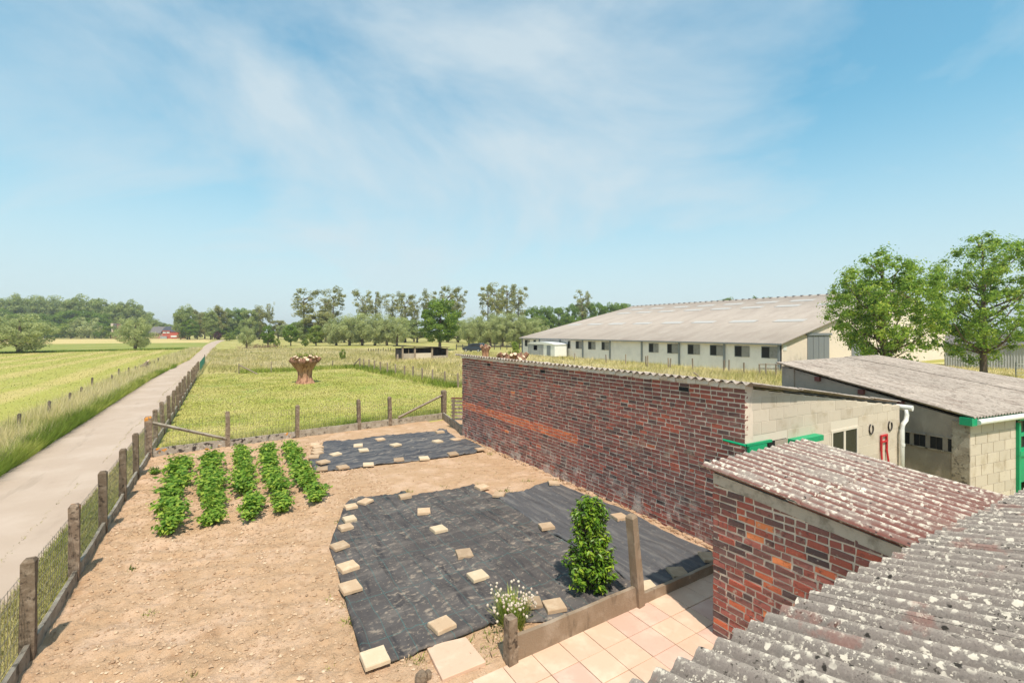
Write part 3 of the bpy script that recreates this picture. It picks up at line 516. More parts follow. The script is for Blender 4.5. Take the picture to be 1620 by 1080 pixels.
SP = [(100, 228, 'uppermost of the fanned slabs at the left end of the small sheet'), (123, 252, 'second of the fanned slabs at the left end of the small sheet'), (120, 280, 'third of the fanned slabs at the left end of the small sheet'), (118, 303, 'fourth of the fanned slabs at the left end of the small sheet'), (90, 337, 'lowest of the fanned slabs at the left end of the small sheet'), (275, 313, 'white slab lying alone near the left end of the small sheet'), (468, 238, 'upper of two white slabs in the middle left of the small sheet'), (513, 281, 'lower of two white slabs in the middle left of the small sheet'), (655, 187, 'slab on the far edge of the small sheet by the concrete plates'), (788, 240, 'slab in the middle of the small black sheet'), (1165, 122, 'slab at the far right corner of the small sheet'), (1145, 207, 'pale slab at the crease on the right of the small sheet'), (1298, 188, 'slab by the short concrete plate at the end of the small sheet'), (1512, 280, 'slab at the right tip of the small sheet by the brick wall'), (1277, 313, 'darker slab second from the right on the near edge of the small sheet'), (1030, 347, 'third slab from the right on the near edge of the small sheet'), (815, 363, 'brown slab in the middle of the near edge of the small sheet'), (555, 403, 'pale slab third from the left on the near edge of the small sheet'), (335, 423, 'slab second from the left on the near edge of the small sheet'), (160, 402, 'upper of two stacked slabs at the near left corner of the small sheet'), (160, 440, 'lower dull slab at the near left corner of the small sheet')]
for x, y, lb in SP: PV.append((480 + x / 5.4, 660 + y / 5.4, .32, random.uniform(-.3, .3), lb, 1))
for k, (u, v, s, r, lb, far) in enumerate(PV):
    p = G(u, v, .1); random.seed(k + 50); s *= .93; w = s; h = s * random.uniform(.92, 1.06); n = 5; vs = []; th = random.uniform(.045, .06)
    ring = []
    for e in range(4):
        for t in range(n):
            a = [(-1, -1), (1, -1), (1, 1), (-1, 1)][e]; c = [(-1, -1), (1, -1), (1, 1), (-1, 1)][(e + 1) % 4]; f = t / n
            j = random.uniform(.94 if k == 2 and e == 0 else .975, 1.005); ring.append(((a[0] + (c[0] - a[0]) * f) * w / 2 * j, (a[1] + (c[1] - a[1]) * f) * h / 2 * j))
    m = len(ring); vs = [(x, y, 0) for x, y in ring] + [(x * .99, y * .99, th * .8) for x, y in ring] + [(x * .95, y * .95, th) for x, y in ring]
    fs = [tuple(range(m))[::-1], tuple(range(2 * m, 3 * m))] + [(i, (i + 1) % m, m + (i + 1) % m, m + i) for i in range(m)] + [(m + i, m + (i + 1) % m, 2 * m + (i + 1) % m, 2 * m + i) for i in range(m)]
    if k == len(PV) - 2: p.z += .05; p.x += .03; p.y += .02
    me = MB().add(vs, fs).mesh('paving_slab')
    pm_ = 'paver_pale' if ('white' in lb or 'pale' in lb or k in (11, 13, 33, 39)) else 'paver_dark' if ('dark' in lb or 'brown' in lb or 'dull' in lb or 'reddish' in lb or k in (12, 19, 23)) else 'paver'
    o = link('paving_slab', me, pm_, None, (p.x, p.y, slabz(p.x, p.y) + (.045 if k == len(PV) - 2 else 0)), (random.uniform(-.05, .05), random.uniform(-.05, .05), r))
    tag(o, lb, 'paving slab', 'slabs weighing down the black sheets')

# ================================================================== BRICK WALLS
def brick_mesh(L, h, dp, tone, seed):
    random.seed(seed); me = MB().box((0, 0, 0), (L, dp, h), 0, .0055).mesh('brick', tone=tone); return me
CO, BL, BH = .0835, .203, .063
TONES = [0.03, .1, .18, .26, .33, .4, .48, .55, .62, .7, .78, .88, .97]
def pick(red=False):
    if red: return random.choice([.84, .88, .93, .97])
    return random.choices(TONES, [3, 5, 8, 10, 11, 11, 10, 9, 8, 6, 4, 1.6, 1.0])[0]
HOLE = []
def brick_face(wall, org, tdir, nrm, L, zt, mat, maxobj, z0=0., holes=(), band=None, hdr=.25, seed=1, visible=None):
    rs = random.Random(seed); ang = math.atan2(tdir.y, tdir.x); rows = []
    z = z0; r = 0
    while z < 6:
        zc = z + CO / 2; t = -(BL + .012) * (.5 if r % 2 else 0) - rs.uniform(0, .05)
        if z + CO > max(zt(0), zt(L)) + .02: break
        while t < L:
            l = BL if rs.random() > hdr else .098
            a, bq = max(t, 0), min(t + l, L)
            t += l + .0205
            if bq - a < .03: continue
            tm = (a + bq) / 2
            if zc + BH / 2 > zt(tm) + .005: continue
            hk = [i for i, (hx, hz) in enumerate(holes) if a - .01 < hx < bq + .01 and abs(zc - hz) < CO * .52]
            if hk: HOLE.append((org + tdir * tm + Vector((0, 0, zc)), bq - a)); continue
            isred = band and band[0] < tm < band[1] and band[2] < zc < band[3]
            tone = rs.choice([.82, .86, .9, .93]) if isred else rs.choices(TONES, [1, 4, 8, 11, 14, 15, 13, 10, 7, 4, 1.5, .35, .15] if mat == 'brick' else [6, 7, 8, 8, 8, 8, 9, 10, 11, 10, 8, 3.5, 2.2])[0]
            dd = rs.uniform(-.004, .004)
            p = org + tdir * tm + nrm * (-.045 + .006 + dd * .8) + Vector((0, 0, zc + rs.uniform(-.003, .003)))
            rows.append((p, bq - a, tone, rs.uniform(-.012, .012)))
        z += CO; r += 1
    def key(rw):
        u, v = pix(rw[0]); on = -30 < u < 1650 and 0 < v < 1110 and (visible is None or visible(rw[0]))
        return (0 if on else 1, depth(rw[0]))
    rows.sort(key=key); cache = {}
    for p, l, tone, rt in rows[:maxobj]:
        std = BL if l > .15 else .098; ck = (std, tone)
        if ck not in cache: cache[ck] = brick_mesh(std, BH, .09, tone, int(tone * 100) + int(std * 1000)); cache[ck].materials.append(MT[mat])
        o = link('brick', cache[ck], None, wall, p, (0, 0, ang)); o.scale = (l / std, 1, 1); o.rotation_euler.x = rt * .3
    rest = rows[maxobj:]
    if rest:
        vs, fs, tn = [], [], []; t3 = np.array(tdir); n3 = np.array(nrm)
        P8 = np.array([(-1, -1, -1), (1, -1, -1), (1, 1, -1), (-1, 1, -1), (-1, -1, 1), (1, -1, 1), (1, 1, 1), (-1, 1, 1)], float); F6 = np.array([(0, 3, 2, 1), (4, 5, 6, 7), (0, 1, 5, 4), (1, 2, 6, 5), (2, 3, 7, 6), (3, 0, 4, 7)])
        for i, (p, l, tone, rt) in enumerate(rest):
            q = P8 * (l / 2, .045, BH / 2) + R.uniform(-.0055, .0055, (8, 3))
            vs.append(np.array(p) + q[:, :1] * t3 + q[:, 1:2] * n3 + q[:, 2:] * (0, 0, 1)); fs.append(F6 + 8 * i); tn += [tone] * 8
        me = np_mesh('bricks', np.concatenate(vs), np.concatenate(fs), tn)
        bm = bmesh.new(); bm.from_mesh(me); bmesh.ops.recalc_face_normals(bm, faces=bm.faces); bm.to_mesh(me); bm.free()
        o = link('brickwork', me, mat, wall, (0, 0, 0), kind='stuff')
WX = 7.44; WY0, WY1 = 4.52, 15.40; WZ = 3.0
bo = thing('brick_outbuilding', 'long outbuilding with dark red brick side wall and pale block front wall', 'outbuilding', (WX, WY0, 0))
wall = MB().bb(WX + .002, WX + .24, WY0, WY1, -.1, WZ - .04).build('brick_wall', 'mortar', bo, label='long dark red brick wall with an orange brick band')
HOL = [(WY1 - (WY1 - WY0) + t, z) for t, z in ()]
hol = []
for u, v in ((775, 573), (858, 585), (1083, 612)):
    y, z = atX(u, v, WX); hol.append((y - WY0, round((z) / CO) * CO - CO / 2))
brick_face(wall, Vector((WX, WY0, 0)), Vector((0, 1, 0)), Vector((-1, 0, 0)), WY1 - WY0, lambda t: WZ - .05, 'brick', 300, holes=hol, band=(4.35, 11, 1.07, 1.32), hdr=.12, seed=3, visible=lambda p: p.z > .3)
for c, l in HOLE: MB().box((c.x + .001, c.y, c.z), (.006, l + .02, CO)).build('putlog_hole', 'dark', wall)
HOLE.clear()
# return face of the brick wall at the north end and the quoin at the block wall
MB().bb(WX + .24, WX + 6.2, WY1 - .2, WY1, -.1, 2.3).build('north_wall', 'block', bo)
# mortar capping between the bricks and the sheet ends
b = MB(); y = WY0 - .02
while y < WY1:
    l = random.uniform(.14, .3); b.box((WX + .06, y + l / 2, WZ - .02), (.2 + random.uniform(-.03, .03), l * 1.05, .09 + random.uniform(-.02, .02)), 0, .02); y += l
b.build('mortar_capping', 'mortar', wall)
b = MB()
for i in range(260):
    y = random.uniform(4.8, WY1); k = random.uniform(.02, .06); b.box((WX - random.uniform(.0, .1), y, random.uniform(.02, .06)), (k * 1.6, k * 2.2, k), random.uniform(-.8, .8), .012)
b.build('wall_foot', 'soil', wall, kind='stuff')
# block front
az = math.radians(92.5); fd = Vector((math.sin(az), math.cos(az), 0)); fnm = Vector((fd.y, -fd.x, 0))
BO = Vector((WX + .03, WY0 + .012, 0)); 
def hitfront(u):  # distance along the block front for a photo column
    lo, hi = 0, 14
    for _ in range(40):
        m = (lo + hi) / 2
        if pix(BO + fd * m)[0] < u: lo = m
        else: hi = m
    return lo
def zfront(u, v): t = hitfront(u); p = BO + fd * t; return t, H - (v - V0) * depth(p) / F
BLN = hitfront(1423)
zl = zfront(1185, 612)[1]; zr = zfront(1425, 640)[1]
topf = lambda t: zl + (zr - zl) * t / BLN
bang = math.atan2(fd.y, fd.x)
def fpt(t, z, o=0.0): return BO + fd * t + fnm * o + Vector((0, 0, z))
fw = MB(); q = [fpt(.0, -.1, -.001), fpt(BLN, -.1, -.001), fpt(BLN, topf(BLN) - .02, -.001), fpt(0, topf(0) - .02, -.001)]
q2 = [p - fnm * .18 for p in q]; fw.add(q + q2, [(0, 1, 2, 3), (7, 6, 5, 4), (0, 4, 5, 1), (1, 5, 6, 2), (2, 6, 7, 3), (3, 7, 4, 0)])
fw = fw.build('block_wall', 'block_joint', bo, label='pale concrete block front wall')
wt0, wz1 = zfront(1317, 684); wt1, _ = zfront(1355, 677); wz1 = zfront(1355, 677)[1]; wz0 = zfront(1355, 712)[1] - .05
dt0, dt1, dz = zfront(1192, 700)[0], zfront(1245, 700)[0], zfront(1215, 698)[1]
bc = {}; BHH = .215; z = -.03; r = 0
while z < topf(0):
    t = -.22 * (r % 2) + .0
    while t < BLN:
        a, e = max(t, .005), min(t + .43, BLN); t += .442
        if e - a < .05: continue
        segs = [(a, e)]
        for (h0, h1, g0, g1) in ((wt0 - .06, wt1 + .06, wz0 - .02, wz1 + .06), (dt0, dt1, -1, dz)):
            ns = []
            for s0, s1 in segs:
                if z + BHH > g0 + .03 and z < g1 - .03:
                    if s0 < h0: ns.append((s0, min(s1, h0)))
                    if s1 > h1: ns.append((max(s0, h1), s1))
                else: ns.append((s0, s1))
            segs = ns
        for s0, s1 in segs:
            if s1 - s0 < .04: continue
            zt = min(z + BHH - .011, topf((s0 + s1) / 2) - .03)
            if zt - z < .04: continue
            if 'b' not in bc: bc['b'] = MB().box((0, 0, 0), (1, .1, 1)).mesh('concrete_block'); bc['b'].materials.append(MT['block'])
            o = link('concrete_block', bc['b'], None, fw, fpt((s0 + s1) / 2, (z + zt) / 2, -.047 + random.uniform(-.002, .002)), (0, 0, bang)); o.scale = (s1 - s0 - .012, 1, zt - z)
    z += BHH; r += 1
def fbox(t0, t1, z0, z1, o0, o1, name, mat, parent, bevel=0):
    return MB().box(fpt((t0 + t1) / 2, (z0 + z1) / 2, (o0 + o1) / 2), (t1 - t0, o1 - o0, z1 - z0), bang).build(name, mat, parent, bevel=bevel)
win = fbox(wt0, wt1, wz0, wz1, -.06, .001, 'window', 'glass', bo)
for nm, a in (('lintel', (wt0 - .06, wt1 + .06, wz1, wz1 + .05, -.05, .012)), ('jamb', (wt0 - .05, wt0, wz0, wz1, -.05, .012)), ('jamb', (wt1, wt1 + .05, wz0, wz1, -.05, .012)), ('mullion', ((wt0 + wt1) / 2 - .05, (wt0 + wt1) / 2 + .03, wz0, wz1, -.03, .006))):
    fbox(*a, nm, 'block_joint', win)
fbox(wt0 - .07, wt1 + .07, wz0 - .06, wz0, -.05, .04, 'sill', 'concrete_plate', win)
fbox(dt0 + .02, dt1 - .02, 0, dz, -.06, .001, 'doorway', 'dark', bo)
fbox(dt0 + .62, dt1 - .0, 0, dz - .01, -.05, .004, 'door_jamb', 'render_grey', bo)
# green stable door leaf, strap round the corner and sliding rail
gt0, gz = zfront(1182, 703); gt1 = zfront(1207, 700)[0]
dl = fbox(.0, gt1, .3, gz - .02, .03, .075, 'stable_door', 'green_paint', bo)
fbox(-.05, gt1 + .16, gz - .01, gz + .03, .03, .07, 'hinge_strap', 'green_paint', dl)
y0, z0 = atX(1147, 695, WX); MB().tube([(WX - .05, WY0 - .04, gz + .01), (WX - .05, y0, z0)], .022, 6).build('hinge_strap', 'green_paint', dl)
rt0, rz = zfront(1246, 698); rt1, rz1 = zfront(1289, 689)
rl = fbox(rt0, rt1, (rz + rz1) / 2 - .05, (rz + rz1) / 2 + .05, .0, .16, 'sliding_rail', 'green_paint', bo)
fbox(rt0 - .14, rt0 - .05, rz - .14, rz - .07, .0, .08, 'rail_bracket', 'green_paint', rl)
# corrugated sheets
def corr_mesh(name, W, L, pitch, amp, th=.007, seg=6):
    n = int(round(W / pitch * seg)); xs = np.linspace(0, W, n + 1); zz = amp * np.cos(xs / pitch * 2 * math.pi)
    vs = []
    for x, z in zip(xs, zz): vs += [(x, 0, z), (x, L, z), (x, 0, z - th), (x, L, z - th)]
    fs = []
    for i in range(n):
        a = i * 4; c = a + 4; fs += [(a, c, c + 1, a + 1), (a + 2, a + 3, c + 3, c + 2), (a, a + 2, c + 2, c), (a + 1, c + 1, c + 3, a + 3)]
    fs += [(0, 1, 3, 2), (n * 4, n * 4 + 2, n * 4 + 3, n * 4 + 1)]
    me = np_mesh(name, vs, fs, smooth=False)
    bm = bmesh.new(); bm.from_mesh(me); bmesh.ops.recalc_face_normals(bm, faces=bm.faces)
    for f in bm.faces: f.smooth = len(f.verts) == 4
    for e in bm.edges:
        if len(e.link_faces) == 2 and e.calc_face_angle(0) > .9: e.smooth = False
    bm.to_mesh(me); bm.free(); return me
PT, AM = .177, .028
def roof_sheets(roof, org, xdir, ydir, nx, ny, waves, length, lap, mat, seed=0, stag=0.0):
    """sheets run from org along xdir (across the waves) and ydir (up the slope)"""
    rs = random.Random(seed); me = corr_mesh('roof_sheet', waves * PT + .03, length + lap, PT, AM); me.materials.append(MT[mat])
    zdir = xdir.cross(ydir).normalized(); xd = ydir.cross(zdir).normalized(); base = Matrix((xd, ydir.normalized(), zdir)).transposed().to_euler()
    for j in range(ny):
        for i in range(nx):
            p = org + xdir * (i * waves * PT) + ydir * (j * length - rs.uniform(0, .02)) + zdir * (.012 * j * 0 + (.011 if j % 2 else 0) + (.004 if i % 2 else 0))
            e = base.copy(); o = link('roof_sheet', me, None, roof, p, e); o.rotation_euler.rotate_axis('X', -.004 - rs.uniform(0, .003))
# lean-to roof of the outbuilding, falling east
rf = link('roof', None, None, bo, (WX, WY0, WZ))
xe = BO + fd * BLN; drop = (zr - zl) / (BLN); yd = Vector((1, 0, drop)).normalized()
roof_sheets(rf, Vector((WX - .07, WY0 - .16 + 65 * PT, WZ + .035)), Vector((0, -1, 0)), yd, 13, 4, 5, 1.62 * BLN / 6.2, .14, 'roof_pale', 5)
gp = fpt(BLN + .12, zr - .06, 0)
gut = MB(); 
for dy in (-.14, 10.9): pass
gut.tube([(gp.x, gp.y - .2, gp.z), (gp.x, gp.y + 10.9, gp.z + .03)], .065, 10); gut.build('gutter', 'white', bo)
p0 = fpt(BLN + .10, zr - .1, .1)
MB().tube([p0, p0 + Vector((-.0, 0, -.12)), p0 + Vector((-.05, 0, -.24)), p0 + Vector((-.16, .02, -.32)), p0 + Vector((-.2, .02, -.45)), p0 + Vector((-.2, .02, -2.1))], .046, 10).build('downpipe', 'white', bo, smooth=True)
for dzz in (.75, 1.5): MB().tube([p0 + Vector((-.2, .02, -dzz)), p0 + Vector((-.2, .02, -dzz - .06))], .053, 10).build('pipe_collar', 'white', bo)
# horseshoes and the red frame on the block wall
for (u, v, lb) in ((1377, 678, 'rusty horseshoe hung left of the other, near the window'), (1407, 673, 'rusty horseshoe hung right of the other, near the white downpipe')):
    t, z = zfront(u, v); c = fpt(t, z, .018); pts = []
    for k in range(13):
        a = math.radians(-145 + 290 * k / 12) + math.pi + .25; pts.append(c + fd * (.085 * math.sin(a)) + Vector((0, 0, .105 * math.cos(a))) * 1.0)
    tag(MB().tube(pts, .014, 6).build('horseshoe', 'iron', loc=c, smooth=True), lb, 'horseshoe', 'horseshoes on the block wall')
t, z = zfront(1396, 690); zb = zfront(1398, 730)[1]; b = MB()
for (a, e, zz0, zz1) in ((t - .14, t + .15, z + .01, z + .045), (t - .15, t + .16, z - .12, z - .09), (t - .14, t - .105, z - .3, z + .01), (t + .115, t + .15, z - .3, z + .01)):
    b.box(fpt((a + e) / 2, (zz0 + zz1) / 2, .03), (e - a, .03, zz1 - zz0), bang)
rk = thing('tool_rack', 'red metal frame with two long legs hung on the pale block wall', 'rack', fpt(t, z - .5, .05)); b.build('top_frame', 'red_paint', rk)
for s in (-1, 1): MB().tube([fpt(t + s * .12, z - .28, .03), fpt(t + s * .16 + .03, zb - .1, .05)], .02, 6).build('leg', 'red_paint', rk)

# ================================================================== NEAR BRICK SHED
SX, SY0, SY1 = 5.33, 1.62, 3.66
zs0, zs1 = 1.90, 2.10
bs = thing('brick_shed', 'small near brick shed with reddish lichen covered corrugated roof', 'shed', (SX, SY1, 0))
stop = lambda t: zs1 + (zs0 - zs1) * t / (SY1 - SY0)
sb = MB(); sb.prism([(SY0 - 1.6, -.1), (SY1, -.1), (SY1, zs1 - .02), (SY0 - 1.6, zs0 - .02 - (zs1 - zs0) * .8)], 'x', SX + .002, SX + .2)
wl1 = sb.build('west_wall', 'mortar', bs)
brick_face(wl1, Vector((SX, SY1, 0)), Vector((0, -1, 0)), Vector((-1, 0, 0)), SY1 - SY0 + 1.3, lambda t: stop(t) - .075, 'brick_near', 300, hdr=.3, seed=8)
wl2 = MB().bb(SX + .2, 7.30, SY1 - .2, SY1 - .002, -.1, zs1 - .04).build('north_wall', 'mortar', bs)
brick_face(wl2, Vector((SX + .0, SY1, 0)), Vector((1, 0, 0)), Vector((0, 1, 0)), 1.95, lambda t: zs1 - .06, 'brick_near', 60, hdr=.3, seed=9)
MB().bb(7.30, 7.42, SY0 - 1, SY1, -.1, zs0 - .06).build('east_wall', 'block', bs)
rf = link('roof', None, None, bs, (SX, SY1, zs1))
sdir = Vector((0, 1, (zs1 - zs0) / (SY1 - SY0))).normalized()
roof_sheets(rf, Vector((SX - .0885, SY0 - .12, zs0 + .02)), Vector((1, 0, 0)), sdir, 3, 2, 5, 1.13, .1, 'roof_red', 12)
MB().prism([(SY1 - .004, zs1 - .14), (SY1 - .004, zs1 - .01), (SY0 - .3, stop(SY1 - SY0 + .3) - .01), (SY0 - .3, stop(SY1 - SY0 + .3) - .14)], 'x', SX - .012, SX + .06).build('mortar_fillet', 'render_light', wl1)

# ================================================================== NEAR LEAN-TO ROOF UNDER THE WINDOW
lt = thing('lean_to', 'lean-to in the lower right corner with grey corrugated roof spotted with white lichen', 'lean-to', (3, 1.2, 0))
rf = link('roof', None, None, lt, (3, 1.2, 2))
EZ = 1.97; ex = Vector((1, -.052, 0)).normalized(); ey = Vector((-.052, -1, .275)).normalized()
E0 = Vector((1.02, 1.835, EZ))
# waves run up the slope to the south; sheets are laid from the east end so that the laps face the view
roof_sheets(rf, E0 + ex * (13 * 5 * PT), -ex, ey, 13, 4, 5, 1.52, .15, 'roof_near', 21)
MB().box((6.9, .6, .85), (10.6, .2, 1.7), -.052).build('wall', 'mortar', lt)
MB().box((1.75, -1.6, .9), (.2, 4.2, 1.8), -.052).build('wall', 'mortar', lt)
b = MB()
for i in range(60):
    p = E0 + ex * ((i + .0) * PT + .02) + ey * (1.55)
    if p.x < 12.5 and i % 2 == 0: 
        b.tube([p + Vector((0, .01, -.01)), p + Vector((0, .012, .062))], .005, 5)
b.build('roof_hooks', 'iron', rf)

# ================================================================== WORKSHOP
ws = thing('workshop', 'workshop with grey rendered side wall, pale corrugated roof and green door', 'workshop', D(1530, 10.2))
SW = D(1533, 10.2); 
def raydir(u, az, P):   # distance along azimuth az from P to photo column u
    dv = Vector((math.sin(math.radians(az)), math.cos(math.radians(az)), 0)); lo, hi = 0, 60; s = pix(P + dv * .01)[0] < u
    for _ in range(50):
        m = (lo + hi) / 2; q = P + dv * m
        if depth(q) < .2: hi = m; continue
        if (pix(q)[0] < u) == s: lo = m
        else: hi = m
    return P + dv * lo
NW = raydir(1237, 3.5, SW); NE = raydir(1388, 88.5, NW); SE = SW + Vector((math.sin(math.radians(100)), math.cos(math.radians(100)), 0)) * ((NE - NW).length + .4)
zS = H - (659 - V0) * depth(SW) / F; zN = H - (574 - V0) * depth(NW) / F
def wq(P, Q, z0, zp, zq, th, name, mat, parent, out):
    t = (Q - P).normalized(); n = Vector((t.y, -t.x, 0)) * out; vs = [P + Vector((0, 0, z0)), Q + Vector((0, 0, z0)), Q + Vector((0, 0, zq)), P + Vector((0, 0, zp))]
    v2 = [v - n * th for v in vs]; return MB().add(vs + v2, [(0, 1, 2, 3), (7, 6, 5, 4), (0, 4, 5, 1), (1, 5, 6, 2), (2, 6, 7, 3), (3, 7, 4, 0)]).build(name, mat, parent)
ww = wq(SW, NW, -.5, zS - .09, zN - .09, .18, 'west_wall', 'render_grey', ws, -1)
wq(NW, NE, -.5, zN - .09, zN - .09, .18, 'north_wall', 'render_grey', ws, -1)
wq(NE, SE, -.5, zN - .09, zS - .09, .18, 'east_wall', 'render_grey', ws, -1)
st = (SE - SW).normalized(); sn = Vector((st.y, -st.x, 0)); sang = math.atan2(st.y, st.x); wt = (NW - SW).normalized(); wnv = Vector((-wt.y, wt.x, 0)); wang = math.atan2(wt.y, wt.x)
def wall_at(P, t, u):
    lo, hi = 0, 30; s = pix(P + t * .01)[0] < u
    for _ in range(40):
        m = (lo + hi) / 2
        if (pix(P + t * m)[0] < u) == s: lo = m
        else: hi = m
    return lo
DT = wall_at(SW, st, 1607)
s_ = (SW + st * DT)
wq(SW + st * .0 - sn * .006, s_ - sn * .006, -.5, zS - .12, zS - .12, .16, 'south_wall', 'block_joint', ws, 1)
z = -.3; r = 0
while z < zS - .14:
    t = .0 - .25 * (r % 2)
    while t < DT:
        a, e = max(t, .0), min(t + .49, DT); t += .50
        if e - a > .05:
            zt = min(z + .23, zS - .13)
            if zt - z > .03:
                o = link('concrete_block', bc['b'], None, ws, SW + st * ((a + e) / 2) + sn * -.047 + Vector((0, 0, (z + zt) / 2)), (0, 0, sang)); o.scale = (e - a - .01, 1, zt - z)
    z += .24; r += 1
wq(s_ + st * 1.35 - sn * .006, SE - sn * .006, -.5, zS - .12, zS - .12, .16, 'south_wall', 'block', ws, 1)
MB().box(SW + wt * .13 + wnv * .012 + Vector((0, 0, zS / 2 - .3)), (.3, .05, zS + .35), wang).build('corner_pilaster', 'concrete_plate', ws)
MB().box(NW - wt * .2 + wnv * .012 + Vector((0, 0, zN / 2 - .3)), (.35, .05, zN + .3), wang).build('corner_pilaster', 'render_grey', ws)
for (u0, u1) in ((1423, 1439), (1446.5, 1464), (1472, 1491), (1500, 1519)):
    a, e = wall_at(SW, wt, u1), wall_at(SW, wt, u0); pm = SW + wt * ((a + e) / 2); d = depth(pm); um = (u0 + u1) / 2
    z1 = H - (np.interp(um, [1428, 1519], [682, 696]) - V0) * d / F; z0 = H - (np.interp(um, [1428, 1519], [700, 717]) - V0) * d / F
    wi = MB().box(pm + wnv * .002 + Vector((0, 0, (z0 + z1) / 2)), (e - a, .02, z1 - z0), wang).build('window', 'dark', ws)
    for k, (tt, zz, dx, dz_) in enumerate(((0, z1 + .012, e - a + .06, .03), (0, z0 - .015, e - a + .08, .035), (0, (z0 + z1) / 2, .012, z1 - z0))):
        MB().box(pm + wt * tt + wnv * .012 + Vector((0, 0, zz)), (dx, .03 if k < 2 else .01, dz_), wang).build(('lintel', 'sill', 'bar')[k], ('render_grey', 'concrete_plate', 'iron')[k], wi)
for u in (1295, 1364, 1426):
    t = wall_at(SW, wt, u); L = (NW - SW).length; zz = zS + (zN - zS) * t / L
    MB().box(SW + wt * t + wnv * .03 + Vector((0, 0, zz - .15)), (.13, .12, .12), wang).build('purlin_end', 'wood_red', ws)
dr = thing  # (door is a part of the workshop)
door = MB().box(s_ + st * .66 + sn * .0 + Vector((0, 0, .72)), (1.32, .05, 2 * .72 - .62), sang).build('door', 'green_paint', ws)
zt = zS - .14
MB().box(s_ + st * .66 - sn * .0 + Vector((0, 0, (zt + 1.05) / 2)), (1.2, .02, zt - 1.05), sang).build('pane', 'glass', door)
for (a, zc, dx, dzz) in ((.03, .6, .08, 2 * (zt - .6)), (1.29, .6, .08, 2 * (zt - .6)), (.66, zt - .04, 1.3, .09), (.66, 1.0, 1.3, .12), (.66, (zt + 1.03) / 2, 1.3, .07), (.45, (zt + 1.05) / 2, .07, zt - 1.05), (.87, (zt + 1.05) / 2, .07, zt - 1.05), (.45, .5, .02, 1.0), (.87, .5, .02, 1.0)):
    MB().box(s_ + st * a + sn * .035 + Vector((0, 0, zc)), (dx, .06 if zc != .5 else .03, dzz if zc != .6 else zt + .4), sang).build('door_frame', 'green_paint', door)
MB().box(SW + st * ((SE - SW).length / 2) + sn * .02 + Vector((0, 0, zS - .09)), ((SE - SW).length + .1, .05, .14), sang).build('fascia', 'green_paint', ws)
MB().box(SW + sn * .02 - st * .08 + Vector((0, 0, zS - .09)), (.2, .22, .17), sang).build('fascia_end', 'green_paint', ws)
g0 = SW + sn * .14 + st * .02 + Vector((0, 0, zS - .1)); MB().tube([g0, g0 + st * 9 + Vector((0, 0, .03))], .062, 10).build('gutter', 'white', ws)
# roof: a ruled corrugated surface between the north and south edges, in strips of sheets
Nn = Vector((0, 0, 0)); a0 = SW + sn * .14 - st * .14; a1 = SE + sn * .14 + st * .1; b0 = NW + wt * .12 - (NE - NW).normalized() * .14; b1 = NE + (NE - SE).normalized() * .12
wr = link('roof', None, None, ws, (SW.x, SW.y, zS)); LW = (a1 - a0).length; nw = int(LW / .125); per = 8; seg = 6
for i0 in range(0, nw, per):
    for j in range(3):
        vs = []; fs = []; n = per * seg + 3
        for k in range(n + 1):
            s = (i0 + k / seg) / nw
            for e in (j / 3 - (.012 if j else 0), (j + 1) / 3 + .012 * 0):
                p = a0.lerp(a1, s).lerp(b0.lerp(b1, s), e); z = zS + (zN - zS) * e + .0 + .022 * math.cos(2 * math.pi * (i0 + k / seg)) + .012 + (.010 if e == (j / 3 - (.012 if j else 0)) and j else 0) + (.016 if i0 == per * 5 else .003 * ((i0 // per) % 2))
                vs.append((p.x, p.y, z)); vs.append((p.x, p.y, z - .008))
        for k in range(n):
            a = k * 4; fs += [(a, a + 4, a + 6, a + 2), (a + 1, a + 3, a + 7, a + 5), (a, a + 1, a + 5, a + 4), (a + 2, a + 6, a + 7, a + 3)]
        fs += [(0, 2, 3, 1), (n * 4, n * 4 + 1, n * 4 + 3, n * 4 + 2)]
        mb = MB().add(vs, fs); mb.build('roof_sheet', 'roof_pale', wr)

# ================================================================== BARN
XB = 43.5; YN, YF = 23.0, 66.5; ZE = 2.9; XR, ZR = 70.0, 8.85
bn = thing('barn', 'huge low barn with pale corrugated roof and white walls with shuttered windows', 'barn', (XB, YN, 0))
wwb = MB().bb(XB, XB + .2, YN, YF, -.3, ZE - .05).build('west_wall', 'barn_wall', bn)
gab = MB().prism([(XB, -.3), (2 * XR - XB, -.3), (2 * XR - XB, ZE - .1), (XR, ZR - .1), (XB, ZE - .1)], 'y', YN, YN + .2).build('south_gable', 'barn_cream', bn)
MB().prism([(XB, -.3), (2 * XR - XB, -.3), (2 * XR - XB, ZE - .1), (XR, ZR - .1), (XB, ZE - .1)], 'y', YF - .2, YF).build('north_gable', 'barn_cream', bn)
def slope_roof(x0, z0, x1, z1, y0, y1):
    n = int((y1 - y0) / .25 * 4); yv = np.linspace(y0, y1, n + 1); zz = .035 * np.cos(yv / .25 * 2 * math.pi); vs = []; fs = []
    for y, d in zip(yv, zz): vs += [(x0, y, z0 + d), (x1, y, z1 + d), (x1, y, z1 + d - .05), (x0, y, z0 + d - .05)]
    for i in range(n):
        a = i * 4
        for k in range(4): fs.append((a + k, a + (k + 1) % 4, a + 4 + (k + 1) % 4, a + 4 + k))
    return vs, fs
v, f = slope_roof(XB - .45, ZE - .1, XR, ZR, YN - .35, YF + .3); rfb = link('roof', np_mesh('roof', v, f, smooth=True), 'barn_roof', bn)
v, f = slope_roof(XR, ZR, 2 * XR - XB + .4, ZE - .1, YN - .35, YF + .3); link('roof', np_mesh('roof', v, f, smooth=True), 'barn_roof', bn)
